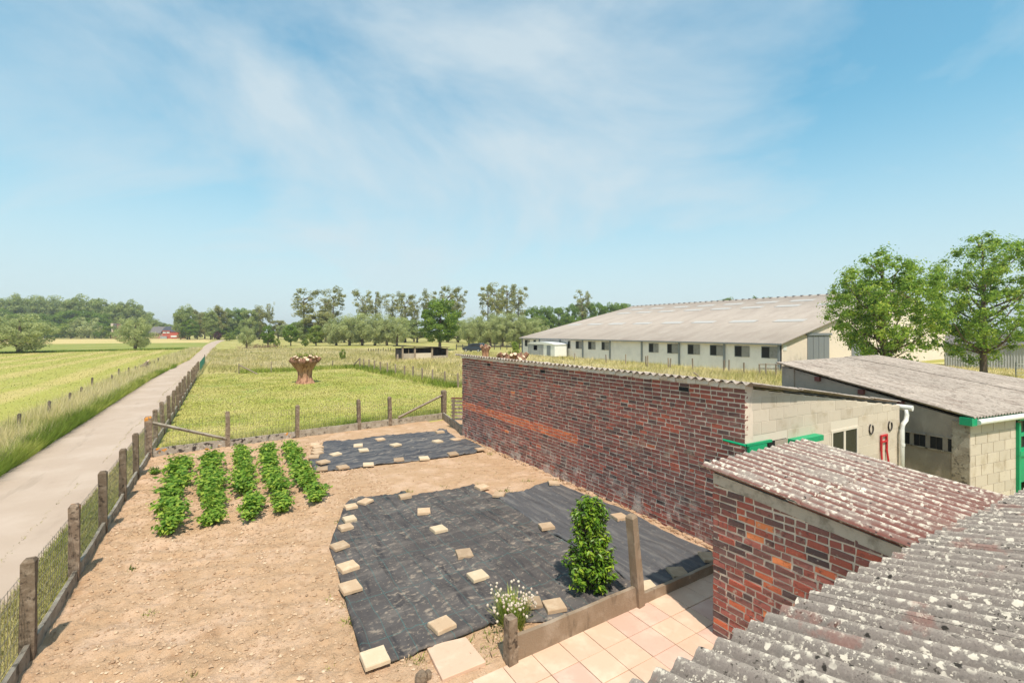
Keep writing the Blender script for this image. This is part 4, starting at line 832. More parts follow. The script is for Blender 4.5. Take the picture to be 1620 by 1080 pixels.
MB().prism([(XR - .4, ZR - .06), (XR, ZR + .14), (XR + .4, ZR - .06), (XR, ZR - .1)], 'y', YN - .3, YF + .2).build('ridge_cap', 'barn_roof', bn)
b = MB(); y = YN
while y < YF: b.box((XR, y, ZR + .12), (.5, .25, .16)); y += 1.1
b.build('ridge_vents', 'slate_old', bn)
sr = (ZR - ZE + .1) / (XR - XB + .45); 
for fx, ln in ((.36, 3.2), (.72, 3.0), (.86, 3.0)):
    y = YN + 2.5
    while y < YF - 4:
        x = XB - .45 + fx * (XR - XB); z = ZE - .1 + (x - XB + .45) * sr
        x1 = x + 1.1; MB().add([(x, y, z + .06), (x1, y, z + 1.1 * sr + .06), (x1, y + ln, z + 1.1 * sr + .06), (x, y + ln, z + .06), (x, y, z + .01), (x1, y, z + 1.1 * sr + .01), (x1, y + ln, z + 1.1 * sr + .01), (x, y + ln, z + .01)], [(0, 1, 2, 3), (7, 6, 5, 4), (0, 4, 5, 1), (1, 5, 6, 2), (2, 6, 7, 3), (3, 7, 4, 0)]).build('skylight', 'skylight', rfb)
        y += ln + random.choice([1.8, 2.2])
MB().bb(XB - .5, XB - .36, YN - .3, YF + .25, ZE - .26, ZE - .14).build('gutter', 'steel_grey', bn)
MB().bb(XB - .02, XB + .0, YN + .1, YF - .1, ZE - .22, ZE - .06).build('wall_head', 'wood_dark', bn)
wu = lambda x: atX(820 + x / 3.767, 540, XB)[0]
for x in (22, 127, 250, 385, 547, 737, 960, 1229, 1556):
    y = min(max(wu(x), YN + .12), YF - .12); MB().bb(XB - .12, XB + .01, y - .1, y + .1, -.2, ZE - .15).build('column', 'steel_grey', bn)
def bwin(a, m, e, z0=1.42, z1=2.42):
    y1, ym, y0 = wu(a), wu(m), wu(e)
    w = MB().bb(XB - .012, XB + .02, ym, y1, z0, z1).build('window', 'dark', bn)
    for (ya, yb, za, zb) in ((ym - .05, y1 + .05, z1, z1 + .06), (ym - .05, y1 + .05, z0 - .06, z0), (y1, y1 + .06, z0, z1)): MB().bb(XB - .03, XB + .02, ya, yb, za, zb).build('frame', 'steel_grey', w)
    if e > m: MB().bb(XB - .06, XB - .025, y0, ym - .01, z0 - .03, z1 + .03).build('shutter', 'shutter', w)
for a, m, e in ((40, 56, 68), (92, 105, 105), (296, 308, 311), (344, 362, 380), (418, 437, 460), (498, 516, 542), (780, 806, 836), (890, 916, 952), (1012, 1045, 1082), (1145, 1182, 1222), (1292, 1332, 1378), (1452, 1498, 1548)): bwin(a, m, e)
def gdoor(u0, u1, v0): 
    x0, z1 = atY(u0, v0, YN); x1, _ = atY(u1, v0, YN)
    d = MB().bb(x0, x1, YN - .06, YN + .02, -.2, z1).build('barn_door', 'steel_grey', gab)
    for k in range(1, 4): MB().bb(x0 + (x1 - x0) * k / 4 - .03, x0 + (x1 - x0) * k / 4 + .03, YN - .09, YN - .061, -.2, z1 - .05).build('door_rib', 'steel_grey', d)
    MB().bb(x0 - .3, x1 + .4, YN - .16, YN - .061, z1 - .02, z1 + .2).build('door_track', 'steel_grey', d)
gdoor(1277, 1311, 530); gdoor(1347, 1372, 545)
x, z = atY(1241, 550, YN); MB().bb(x - .25, x + .35, YN - .04, YN - .002, z - .25, z + .25).build('wall_sign', 'white', gab)
# white hut beside the barn
hx = XB - 2.6; 
hp = thing('site_hut', 'small white hut with rounded roof parked beside the barn wall', 'hut', (hx, wu(215), 0))
ya, yb = wu(300), wu(135)
MB().bb(hx, hx + 2.2, ya, yb, .2, 1.95).build('body', 'white', hp)
pr_ = [(ya - .12, 1.95)] + [(ya - .12 + (yb - ya + .24) * k / 10, 1.95 + .34 * math.sin(math.pi * k / 10) ** .6) for k in range(1, 10)] + [(yb + .12, 1.95)]
MB().prism(pr_, 'x', hx - .1, hx + 2.3).build('curved_roof', 'white', hp)
y1, y0 = wu(172), wu(194); MB().bb(hx - .02, hx + .02, y0, y1, 1.0, 1.75).build('window', 'dark', hp)
MB().bb(hx - .02, hx + .0, wu(232), wu(135) - .1, .3, 1.9).build('side_panel', 'steel_light', hp)
y1, y0 = wu(252), wu(275); MB().bb(hx - .02, hx + .02, y0, y1, .25, 1.8).build('door', 'steel_grey', hp)
for y in (ya + .7, yb - .7): MB().tube([(hx + .1, y, .2), (hx + .3, y, .2)], .2, 10).build('wheel', 'tyre', hp)
# rail fence in front of the barn
bf = thing('paddock_fence', 'broken wooden post fence in the tall grass before the barn', 'fence', (XB - 6, 40, 0))
for x in (335, 525, 640, 760, 770, 895, 905, 1040, 1225, 1255, 1345, 1440, 1475, 1535):
    k = (820 + x / 3.767 - U0) / F; d = (XB - 5) / (sA + k * cA); p = D(820 + x / 3.767, d); MB().tube([p + Vector((0, 0, -.1)), p + Vector((random.uniform(-.06, .06), random.uniform(-.06, .06), random.uniform(1.0, 1.4)))], .07, 6).build('post', 'wood_old', bf)
p = D(1200, (XB - 5) / (sA + (1200 - U0) / F * cA)); q = D(1232, (XB - 5) / (sA + (1232 - U0) / F * cA))
for z in (.75, 1.1): MB().tube([p + Vector((0, 0, z)), q + Vector((0, 0, z + .1))], .04, 5).build('rail', 'wood_old', bf)
p = D(1097, 30.5); MB().tube([p + Vector((0, 0, 1.2)), p + Vector((.9, -.9, .1))], .05, 5).build('brace', 'wood_old', bf)
# grey metal shed under the right-hand tree
gs = thing('metal_shed', 'grey corrugated metal shed behind the trunk of the right tree', 'shed', D(1560, 52))
P0, P1 = D(1494, 50), D(1690, 44); L = (P1 - P0).length; t = (P1 - P0) / L; nn = Vector((t.y, -t.x, 0)); n = int(L / .2) * 2; vs = []; fs = []
for i in range(n + 1):
    p = P0 + t * (L * i / n) + nn * (.05 if (i // 1) % 2 else 0); vs += [tuple(p), tuple(p + Vector((0, 0, 2.5)))]
    if i: a = i * 2; fs.append((a - 2, a, a + 1, a - 1))
link('front_wall', np_mesh('front_wall', vs, fs), 'steel_light', gs, (0, 0, 0))
bk = -nn * 6
MB().add([P0 + Vector((0, 0, 2.48)) + nn * .3, P1 + Vector((0, 0, 2.48)) + nn * .3, P1 + bk + Vector((0, 0, 3.6)), P0 + bk + Vector((0, 0, 3.6)), P0 + Vector((0, 0, 2.56)) + nn * .3, P1 + Vector((0, 0, 2.56)) + nn * .3, P1 + bk + Vector((0, 0, 3.68)), P0 + bk + Vector((0, 0, 3.68))], [(3, 2, 1, 0), (4, 5, 6, 7), (0, 1, 5, 4), (1, 2, 6, 5), (2, 3, 7, 6), (3, 0, 4, 7)]).build('roof', 'slate_old', gs)
MB().add([P0, P0 + bk, P0 + bk + Vector((0, 0, 3.6)), P0 + Vector((0, 0, 2.5))], [(0, 1, 2, 3)]).build('side_wall', 'steel_light', gs)
gt = thing('field_gate', 'small pale tubular metal gate at the right edge under the trees', 'gate', D(1605, 39))
for z in (.25, .55, .85, 1.15): MB().tube([D(1607, 39, z), D(1650, 37.5, z)], .03, 6).build('rail', 'white', gt)
for u, d in ((1607, 39), (1630, 38.2)): MB().tube([D(u, d, 0), D(u, d, 1.3)], .045, 6).build('post', 'steel_grey', gt)

# ================================================================== PLANTS
def leaf_quads(c, n, size, asp=.5, droop=0.0, tone=None, rs=R):
    """c (N,3) centres, n (N,3) normals -> diamond leaves"""
    N = len(c); n = n / (np.linalg.norm(n, axis=1, keepdims=True) + 1e-6); r = rs.normal(size=(N, 3)); a = np.cross(n, r); a /= np.linalg.norm(a, axis=1, keepdims=True) + 1e-6
    b = np.cross(n, a); s = (np.asarray(size) * rs.uniform(.7, 1.3, N))[:, None] / 2
    a[:, 2] -= droop; k = n * s * .25
    v = np.stack([c - a * s, c + b * s * asp + k, c + a * s, c - b * s * asp + k], 1).reshape(-1, 3); f = np.arange(N * 4).reshape(N, 4)
    tn = rs.uniform(0, 1, N) if tone is None else tone
    return v, f, np.repeat(tn, 4)
def crown_mesh(name, env, nclump, cr, per, leaf, seed, flat=.75, asp=.5, shell=.35, gap=0, lift=.3, soft=0):
    rs = np.random.RandomState(seed); cs = []
    while len(cs) < nclump:
        p = rs.uniform(-1, 1, 3); r = np.linalg.norm(p)
        if r > 1 or r < shell * rs.rand(): continue
        q = env(p, rs)
        if q is None: continue
        cs.append(q)
    cs = np.array(cs); V_, F_, T_ = [], [], []; base = 0
    cm = cs.mean(0)
    for c in cs:
        m = int(per * rs.uniform(.6, 1.4)); d = rs.normal(size=(m, 3)); d /= np.linalg.norm(d, axis=1, keepdims=True); rr = cr * rs.uniform(.6, 1.25) * rs.uniform(.45, 1.0, (m, 1)) ** .6
        if soft: rr = cr * rs.uniform(.6, 1.3) * np.clip(np.abs(rs.normal(0, .75, (m, 1))), 0, 1.35)
        pos = c + d * rr * (1, 1, flat); out = (c - cm); out = out / (np.linalg.norm(out) + 1e-6)
        nrm = d * .8 + out * .5 + np.array((0, 0, lift)) + rs.normal(size=(m, 3)) * .45
        tn = np.clip(rs.normal(.45, .2, m) + .10 * rs.randn(), 0, 1)
        v, f, t = leaf_quads(pos, nrm, leaf, asp, 0, tn, rs); V_.append(v); F_.append(f + base); T_.append(t); base += len(v)
    return np_mesh(name, np.concatenate(V_), np.concatenate(F_), np.concatenate(T_)), cs
def trunk_mesh(cs, h0, r0, top, seed, nl=12, lean=0.):
    rs = random.Random(seed); b = MB(); pts = [Vector((0, 0, -.2)), Vector((.02, 0, h0 * .3)), Vector((lean * .5, .03, h0)), Vector((lean, 0, h0 + (top - h0) * .5)), Vector((lean * 1.1, .1, top * .92))]
    b.tube(pts, [r0 * 1.25, r0, r0 * .85, r0 * .45, r0 * .1], 8)
    for c in rs.sample(list(range(len(cs))), min(nl, len(cs))):
        c = Vector(cs[c]); z = min(max(h0 * .8, c.z - (c.xy.length) * rs.uniform(.6, 1.0)), top * .85); s = Vector((lean * min(1, z / top), 0, z)); mid = s.lerp(c, .5) + Vector((rs.uniform(-.2, .2), rs.uniform(-.2, .2), -.1 * (c - s).length))
        b.tube([s, mid, c], [r0 * .38, r0 * .25, r0 * .06], 5)
    return b.mesh('trunk', smooth=True)
LIB = {}
def lib(kind, k):
    if (kind, k) in LIB: return LIB[kind, k]
    sd = k * 13 + {'willow': 1, 'oak': 2, 'poplar': 3, 'wood': 4, 'bush': 5}[kind]
    # all are made 10 m high
    if kind == 'willow':
        me, cs = crown_mesh('crown', lambda p, rs: np.array((p[0] * 5.6, p[1] * 5.6, 5.2 + p[2] * (4.4 if p[2] > 0 else 4.3))), 95, 1.25, 130, .42, sd, .8, .36, .75); th, r0 = 1.6, .5
    elif kind == 'oak':
        me, cs = crown_mesh('crown', lambda p, rs: np.array((p[0] * 3.6, p[1] * 3.6, 5.3 + p[2] * (4.3 if p[2] > 0 else 4.0))), 85, .95, 125, .36, sd, .7, .6, .7); th, r0 = 1.7, .3
    elif kind == 'poplar':
        def env(p, rs):
            a = rs.choice(5) * 1.26 + k; w = .7 + .5 * rs.rand(); h = .3 + .7 * rs.rand()
            return np.array((math.cos(a) * 1.15 * h ** .7 + p[0] * .42, math.sin(a) * 1.15 * h ** .7 + p[1] * .42, 2.6 + h * 7.1 + p[2] * .3))
        me, cs = crown_mesh('crown', env, 62, .36, 42, .2, sd, 1.1, .6, .2); th, r0 = 2.5, .16
    elif kind == 'wood':
        me, cs = crown_mesh('crown', lambda p, rs: np.array((p[0] * 2.7, p[1] * 2.7, 5.0 + p[2] * (4.7 if p[2] > 0 else 4.7))), 85, .85, 90, .36, sd, .8, .6, .6); th, r0 = 1.5, .2
    elif kind == 'bush':
        me, cs = crown_mesh('crown', lambda p, rs: np.array((p[0] * 4.6, p[1] * 4.6, 4.9 + p[2] * 4.6)), 40, 1.5, 80, .6, sd, .8, .6, .6); th, r0 = .6, .25
    tr = trunk_mesh(cs, th, r0, 9.2, sd, 14 if kind == 'poplar' else 8, 0); tr.materials.append(MT['bark'])
    LIB[kind, k] = (me, tr); return LIB[kind, k]
MV = {}
def withmat(me, mat):
    if (me.name, mat) not in MV: c = me.copy(); c.materials.append(MT[mat]); MV[me.name, mat] = c
    return MV[me.name, mat]
def tree(name, label, u, vt, vb, w, kind, k, mat, d=None, group=None, cat='tree', natw=None, sink=0):
    d = d or F * H / (vb - V0); p = D(u, d, 0); h = (F * H / d + V0 - vt) * d / F; sc = h / 10
    nat = {'willow': 12.6, 'oak': 8.6, 'poplar': 3.6, 'wood': 6.6, 'bush': 11.2}[kind] * sc; wm = w * d / F; sx = sc * wm / nat
    o = thing(name, label, cat, p - Vector((0, 0, sink)), group); me, tr = lib(kind, k)
    c = link('crown', withmat(me, mat), None, o, p - Vector((0, 0, sink))); c.scale = (sx, sx, sc); c.rotation_euler.z = random.uniform(0, 6.28)
    if kind != 'bush' or True:
        t = link('trunk', tr, None, o, p - Vector((0, 0, sink))); t.scale = (sx, sx, sc); t.rotation_euler.z = c.rotation_euler.z
    return o
random.seed(31)
tree('willow_tree', 'broad pale willow at the left edge of the mown field', 31, 495, 558, 100, 'willow', 0, 'leaf_willow')
tree('willow_tree', 'willow cut off by the left edge of the picture', -22, 492, 559, 90, 'willow', 1, 'leaf_willow')
tree('willow_tree', 'lone round willow standing before the red farmhouse', 214, 501, 553, 58, 'willow', 2, 'leaf_willow')
gW = 'trees of the wood on the left skyline'
for i, u in enumerate(range(-70, 236, 13)):
    top = np.interp(u, [-70, 0, 60, 100, 165, 180, 205, 222, 240], [466, 467, 465, 465, 470, 478, 476, 480, 492]) + random.uniform(-3, 5)
    tree('woodland_tree', 'tall tree in the dense wood on the left skyline', u + random.uniform(-4, 4), top, 530, random.uniform(30, 40), 'wood', i % 3, 'leaf_wood', 300 + random.uniform(-25, 30), gW)
for i, u in enumerate(range(-60, 180, 22)):
    tree('woodland_tree', 'lower darker tree at the front of the left wood', u + random.uniform(-5, 5), random.uniform(487, 497), 532, random.uniform(32, 42), 'oak', i % 3, 'leaf_oak', 265, 'front trees of the left wood')
for u, vt, w, m in ((112, 506, 34, 'leaf_bush'), (128, 502, 34, 'leaf_willow'), (150, 503, 30, 'leaf_willow'), (161, 510, 26, 'leaf_oak'), (175, 515, 26, 'leaf_bush'), (88, 512, 26, 'leaf_oak'), (70, 515, 26, 'leaf_oak')):
    tree('field_shrub', {'leaf_bush': 'rounded bright green shrub before the left wood', 'leaf_willow': 'pale willow shrub before the left wood', 'leaf_oak': 'dark green shrub before the left wood'}[m], u, vt, 535, w, 'bush', int(u) % 2, m, 240, 'shrubs before the left wood')
for i, (u, vt) in enumerate(((236, 498), (248, 505), (262, 510), (276, 512), (222, 495))):
    tree('woodland_tree', 'small distant tree behind the red farmhouse', u, vt, 532, 24, 'wood', i % 3, 'leaf_wood', 290, 'trees behind the red farmhouse')
gM = 'trees where the road ends'
for i, (u, vt, w, kd, m) in enumerate(((286, 484, 22, 'wood', 'leaf_wood'), (297, 482, 26, 'wood', 'leaf_wood'), (312, 489, 24, 'wood', 'leaf_poplar'), (324, 493, 26, 'oak', 'leaf_bush'), (333, 488, 22, 'wood', 'leaf_wood'), (347, 482, 26, 'wood', 'leaf_poplar'), (361, 487, 26, 'oak', 'leaf_wood'), (377, 484, 34, 'oak', 'leaf_oak'), (394, 488, 30, 'oak', 'leaf_wood'), (410, 483, 28, 'wood', 'leaf_poplar'), (427, 478, 14, 'poplar', 'leaf_poplar'), (440, 505, 26, 'oak', 'leaf_poplar'), (300, 505, 26, 'oak', 'leaf_oak'), (345, 508, 30, 'oak', 'leaf_oak'), (368, 512, 26, 'bush', 'leaf_oak'), (400, 505, 34, 'oak', 'leaf_poplar'), (450, 512, 24, 'oak', 'leaf_wood'), (470, 508, 26, 'oak', 'leaf_oak'))):
    tree('distant_tree', {'leaf_wood': 'mid green tree', 'leaf_poplar': 'olive green tree', 'leaf_oak': 'dark green tree', 'leaf_bush': 'bright green tree'}[m] + ' in the belt of trees where the road ends', u, vt, 536, w * 1.15, kd, i % 3, m, 215 + (i % 4) * 8, gM)
tree('copper_shrub', 'dark purple leaved shrub at the far end of the road', 344, 524, 536, 13, 'bush', 0, 'leaf_purple', 205, cat='shrub')
tree('round_shrub', 'bright green shrub beside the purple one at the road end', 363, 526, 538, 22, 'bush', 1, 'leaf_bush', 190, cat='shrub')
tree('young_willow', 'small pale willow right of the road end', 390, 517, 551, 27, 'willow', 1, 'leaf_willow')
tree('clipped_tree', 'small dark upright tree next to the pale young willow', 424, 513, 550, 23, 'oak', 0, 'leaf_oak')
tree('clipped_tree', 'dark round-headed tree third from the road end', 460, 511, 547, 27, 'oak', 1, 'leaf_oak')
tree('clipped_tree', 'mid green round tree left of the willow row', 500, 513, 547, 32, 'oak', 2, 'leaf_bush')
for u, w in ((438, 12), (482, 12), (484, 10)): tree('low_shrub', 'low green shrub among the small trees in the pasture', u, 535, 548, w, 'bush', 0, 'leaf_bush', 118, 'low shrubs among the small trees', 'shrub')
gP = 'tall thin poplars behind the willow row'
for i, (u, vt, w) in enumerate(((481, 455, 42), (515, 470, 26), (527, 454, 34), (574, 458, 30), (594, 459, 26), (621, 462, 28), (641, 463, 30), (655, 468, 22), (678, 458, 26), (708, 451, 36), (724, 456, 28), (772, 452, 30), (786, 448, 30), (802, 447, 32), (820, 451, 28))):
    tree('poplar_tree', ('tall thin poplar above the willow row', 'tall thin poplar beside the big green tree', 'tall thin poplar left of the barn')[0 if u < 660 else 1 if u < 740 else 2], u, vt, 542, w * 1.35, 'poplar', i % 3, 'leaf_poplar', 165 + (i % 3) * 6, gP)
for u, vt, w, m in ((508, 490, 62, 'leaf_poplar'), (482, 503, 40, 'leaf_wood'), (640, 500, 40, 'leaf_wood'), (660, 505, 46, 'leaf_wood'), (725, 505, 40, 'leaf_wood'), (545, 505, 46, 'leaf_wood')):
    tree('broad_tree', 'broad dull green tree under the tall poplars', u, vt, 543, w, 'oak', int(u) % 3, m, 158, 'broad trees under the poplars')
gV = 'willows in the long row'
for i, (u, vt, w) in enumerate(((532, 502, 46), (553, 497, 50), (573, 494, 48), (593, 495, 48), (612, 498, 44), (628, 501, 40))):
    tree('willow_tree', ORD[i] + ' willow from the left in the row left of the big green tree', u, vt, 547, w * 1.1, 'willow', i % 3, 'leaf_willow', 126, gV)
for i, (u, vt, w) in enumerate(((742, 503, 40), (758, 499, 44), (776, 496, 46), (795, 494, 46), (812, 495, 44), (828, 497, 44), (846, 502, 44))):
    tree('willow_tree', ORD[i] + ' willow from the left between the big green tree and the barn', u, vt, 549, w * 1.1, 'willow', (i + 1) % 3, 'leaf_willow', 118, gV)
tree('lime_tree', 'large round dark green tree behind the field shed', 696, 468, 554, 74, 'oak', 1, 'leaf_oak', 95)
gR = 'trees behind the barn'
for i, (u, vt, w, kd) in enumerate(((842, 484, 34, 'oak'), (862, 481, 36, 'oak'), (884, 484, 34, 'oak'), (905, 480, 30, 'oak'), (921, 457, 34, 'poplar'), (930, 476, 34, 'oak'), (948, 478, 34, 'oak'), (968, 475, 36, 'oak'), (986, 477, 36, 'oak'), (1010, 485, 40, 'oak'), (1135, 472, 30, 'oak'), (1152, 468, 26, 'oak'), (1195, 468, 20, 'oak'), (1213, 466, 22, 'oak'))):
    tree('far_tree', 'dark tree top showing above the barn roof' if u > 1000 else 'tall open tree behind the barn' if kd == 'poplar' else 'dark green tree behind the far end of the barn', u, vt, 536, w * 1.15, kd, i % 3, 'leaf_oak' if kd == 'oak' else 'leaf_poplar', 190 + (i % 3) * 10, gR)
tree('pasture_bush', 'small round bush alone in the pasture', 542, 552, 570, 11.5, 'bush', 1, 'leaf_bush', cat='bush')
o = tag(link('brush_heap', np_mesh('brush_heap', *leaf_quads(np.array(G(415, 551)) + R.normal(size=(900, 3)) * (2.2, .9, .35) + (0, 0, .3), R.normal(size=(900, 3)), .35, .3)), 'brush'), 'low brown heap of cut branches by the small trees', 'brush heap')
# walnut trees on the right
def walnut(name, label, u, vb, vt, wpx, d, seed, lean=0., trunk=True):
    p = D(u, d); h = (F * H / d + V0 - vt) * d / F; rx = wpx * d / F / 2; zc = h * .56; o = thing(name, label, 'tree', p)
    def env(q, rs): return np.array((q[0] * (rx - .6), q[1] * (rx - .6), h * .53 + q[2] * (h * .44)))
    me, cs = crown_mesh('crown', env, 270, .62, 112, .23, seed, .75, .45, .62, soft=1)
    link('crown', me, 'leaf_walnut', o, p)
    tr = trunk_mesh(cs, h * .2, .24, h, seed, 46); tr.materials.append(MT['bark']); link('trunk', tr, None, o, p)
walnut('walnut_tree', 'left of the two leafy bright green trees beside the barn gable', 1398, 600, 390, 178, 37, 3)
walnut('walnut_tree', 'right and taller leafy tree beside the barn gable, trunk visible', 1556, 597, 360, 200, 38.5, 9)

# pollarded willow stumps
def pollard(label, p, h, wtop, wbase, seed, sprout=0):
    rs = np.random.RandomState(seed); o = thing('pollard_stump', label, 'tree stump', p)
    n, m = 28, 12; vs = []; fs = []; ph = rs.uniform(0, 6.28, 5)
    for i in range(m):
        t = i / (m - 1)
        rad = wbase / 2 * (1.25 - .55 * min(1, t / .25) * .7) if t < .25 else np.interp(t, [.25, .5, .72, .9, 1], [wbase / 2 * .88, wbase / 2 * .92, wtop / 2 * .66, wtop / 2 * .88, wtop / 2 * .72])
        for k in range(n):
            a = 2 * math.pi * k / n; r = rad * (1 + .09 * math.sin(3 * a + ph[0]) + .07 * math.sin(5 * a + ph[1] + t * 2) + .06 * math.sin(9 * a + ph[2] + t) + rs.uniform(-.03, .03)) + (.16 * (1 - t / .15) * max(0, math.sin(4 * a + ph[3])) if t < .15 else 0)
            vs.append((r * math.cos(a), r * math.sin(a), h * t * .9 - .03))
    for i in range(m - 1):
        for k in range(n): fs.append((i * n + k, i * n + (k + 1) % n, (i + 1) * n + (k + 1) % n, (i + 1) * n + k))
    fs.append(tuple((m - 1) * n + k for k in range(n)))
    link('trunk', MB().add(vs, fs).mesh('trunk', smooth=True), 'bark_pollard', o, p)
    for k in range(34):
        a = 2 * math.pi * k / 34 * 1.0 + rs.uniform(-.15, .15); r = wtop / 2 * rs.uniform(.55, .98) if k % 3 else wtop / 2 * .35; z = h * rs.uniform(.74, .88); ln = h * rs.uniform(.07, .14); kr = rs.uniform(.08, .16) * wtop / 2.1
        q = Vector(p) + Vector((r * math.cos(a) * .86, r * math.sin(a) * .86, z)); dv = Vector((math.cos(a) * .75 + rs.uniform(-.2, .2), math.sin(a) * .75 + rs.uniform(-.2, .2), .9)).normalized()
        kb = MB().tube([q - dv * .15, q + dv * ln * .5, q + dv * ln], [kr * 1.2, kr * 1.15, kr * .95], 8).build('knuckle', 'bark_pollard', o, smooth=False)
        MB().tube([q + dv * (ln - .004), q + dv * (ln + .012)], kr * .93, 8).build('cut_face', 'cut_wood', kb)
        if k % 3 == 0: MB().tube([q + dv * ln, q + dv * (ln + .22) + Vector((0, 0, .1))], .012, 4).build('twig', 'bark_pollard', o)
    if sprout:
        c = np.array((0, 0, h * .95)) + rs.normal(size=(260, 3)) * (wtop * .16, wtop * .16, .12); link('sprouts', np_mesh('sprouts', *leaf_quads(c, rs.normal(size=(260, 3)) + (0, 0, .5), .16, .4)), 'leaf_bush', o, p)
pollard('pollarded willow stump with pale cut ends standing in the pasture', G(483, 606), 2.12, 2.25, 1.05, 4, 1)
pollard('pollard stump head just showing over the brick wall, larger one', D(811, 30), 2.62, 2.0, 1.0, 8, 0)
pollard('small pollard stump between the parked car and the brick wall', D(768, 55), 2.4, 1.25, .8, 6, 0)
tree('elder_shrub', 'bright green shrub behind the larger stump at the wall', 815, 541, 575, 34, 'bush', 0, 'leaf_bush', 41, cat='shrub')

# potato rows
def potato_mesh(seed):
    rs = np.random.RandomState(seed); V_, F_, T_ = [], [], []; base = 0; stems = MB()
    for s in range(11):
        a = rs.uniform(0, 6.28); r = rs.uniform(.04, .26); hh = rs.uniform(.16, .36) * (1.15 - r); tip = np.array((r * math.cos(a), r * math.sin(a), hh))
        m = 34; tt = rs.uniform(.25, 1.08, (m, 1)); c = tip * tt * (1, 1, 1) + rs.normal(size=(m, 3)) * (.062, .062, .03); c[:, 2] = np.clip(c[:, 2], .02, None)
        v, f, t = leaf_quads(c, rs.normal(size=(m, 3)) * .5 + (0, 0, 1.0) + np.array((math.cos(a), math.sin(a), 0)) * .4, .095, .62, .12, np.clip(rs.normal(.5, .26, m) + (.35 if rs.rand() < .15 else 0), 0, 1), rs); V_.append(v); F_.append(f + base); T_.append(t); base += len(v)
    return np_mesh('foliage', np.concatenate(V_), np.concatenate(F_), np.concatenate(T_))
PMs = [potato_mesh(k) for k in range(5)]
for m in PMs: m.materials.append(MT['leaf_potato'])
stm = MB()
for k in range(6): a = k * 1.05; stm.tube([(0, 0, -.03), (.09 * math.cos(a), .09 * math.sin(a), .2)], .008, 4)
stm = stm.mesh('stem'); stm.materials.append(MT['leaf_potato'])
RN = ['row nearest the road fence', 'second row from the road fence', 'middle row', 'fourth row from the road fence', 'row nearest the black sheets']
random.seed(77)
for ri, (a, bq) in enumerate(ROWS):
    n = 12
    for i in range(n):
        p = a.lerp(bq, i / (n - 1)) + Vector((random.uniform(-.05, .05), random.uniform(-.06, .06), 0)); z = soilz(p.x, p.y) - .01; p.z = z
        o = thing('potato_plant', ORD[i] + ' potato plant from the near end of the ' + RN[ri], 'potato plant', p, 'potato plants of the ' + RN[ri])
        s = random.uniform(.82, 1.18) * (1.08 if ri < 2 else .95); c = link('foliage', random.choice(PMs), None, o, p, (0, 0, random.uniform(0, 6.28))); c.scale = (s * 1.04, s * 1.04, s * random.uniform(.7, .92))
        link('stem', stm, None, o, p)
p = G(245, 752); p.z = soilz(p.x, p.y); o = thing('potato_plant', 'single small potato plant by itself near the fence corner', 'potato plant', p); c = link('foliage', PMs[1], None, o, p); c.scale = (.55, .55, .5); link('stem', stm, None, o, p)
# evergreen shrub
def laurel():
    p = Vector((G(942, 946).x, G(942, 946).y, .03)); p.y += .12; rs = np.random.RandomState(5); o = thing('evergreen_shrub', 'tall narrow glossy evergreen shrub by the concrete edging', 'shrub', p); V_, F_, T_ = [], [], []; base = 0; st = MB(); hgt = 1.42
    for s in range(300):
        z = rs.uniform(.1, 1.0) ** .9; rad = np.interp(z, [0, .12, .3, .5, .62, .75, .9, 1], [.26, .40, .43, .36, .30, .32, .26, .10]); a = rs.uniform(0, 6.28); r = rad * rs.uniform(.45, 1.0); top = np.array((r * math.cos(a), r * math.sin(a), z * hgt)); 
        if z > .9: top[0] *= .5; top[0] += .07 * rs.choice([-1, 1]); 
        bs_ = np.array((top[0] * .35, top[1] * .35, max(.04, top[2] - .22)))
        st.tube([Vector(bs_), Vector(top)], .006, 4, False); m = 17; tt = rs.uniform(.25, 1.05, (m, 1)); c = bs_ + (top - bs_) * tt; dv = rs.normal(size=(m, 3)); dv /= np.linalg.norm(dv, axis=1, keepdims=True); c = c + dv * .035
        n = dv * .6 + (0, 0, .9) + np.array((math.cos(a), math.sin(a), 0)) * .3; v, f, t = leaf_quads(c, n, .075, .42, 0, np.clip(rs.normal(.45, .2, m) + (.25 if rs.rand() < .25 else 0), 0, 1), rs); V_.append(v); F_.append(f + base); T_.append(t); base += len(v)
    link('foliage', np_mesh('foliage', np.concatenate(V_) + 0, np.concatenate(F_), np.concatenate(T_)), 'leaf_laurel', o, p)
    for k in range(5): st.tube([Vector((.03 * math.cos(k), .03 * math.sin(k), -.05)), Vector((.06 * math.cos(k * 1.3), .06 * math.sin(k * 1.3), .7)), Vector((.05 * math.cos(k * 2), .04 * math.sin(k * 2), 1.2))], [.014, .01, .005], 5)
    link('stem', st.mesh('stem'), 'bark', o, p)
laurel()
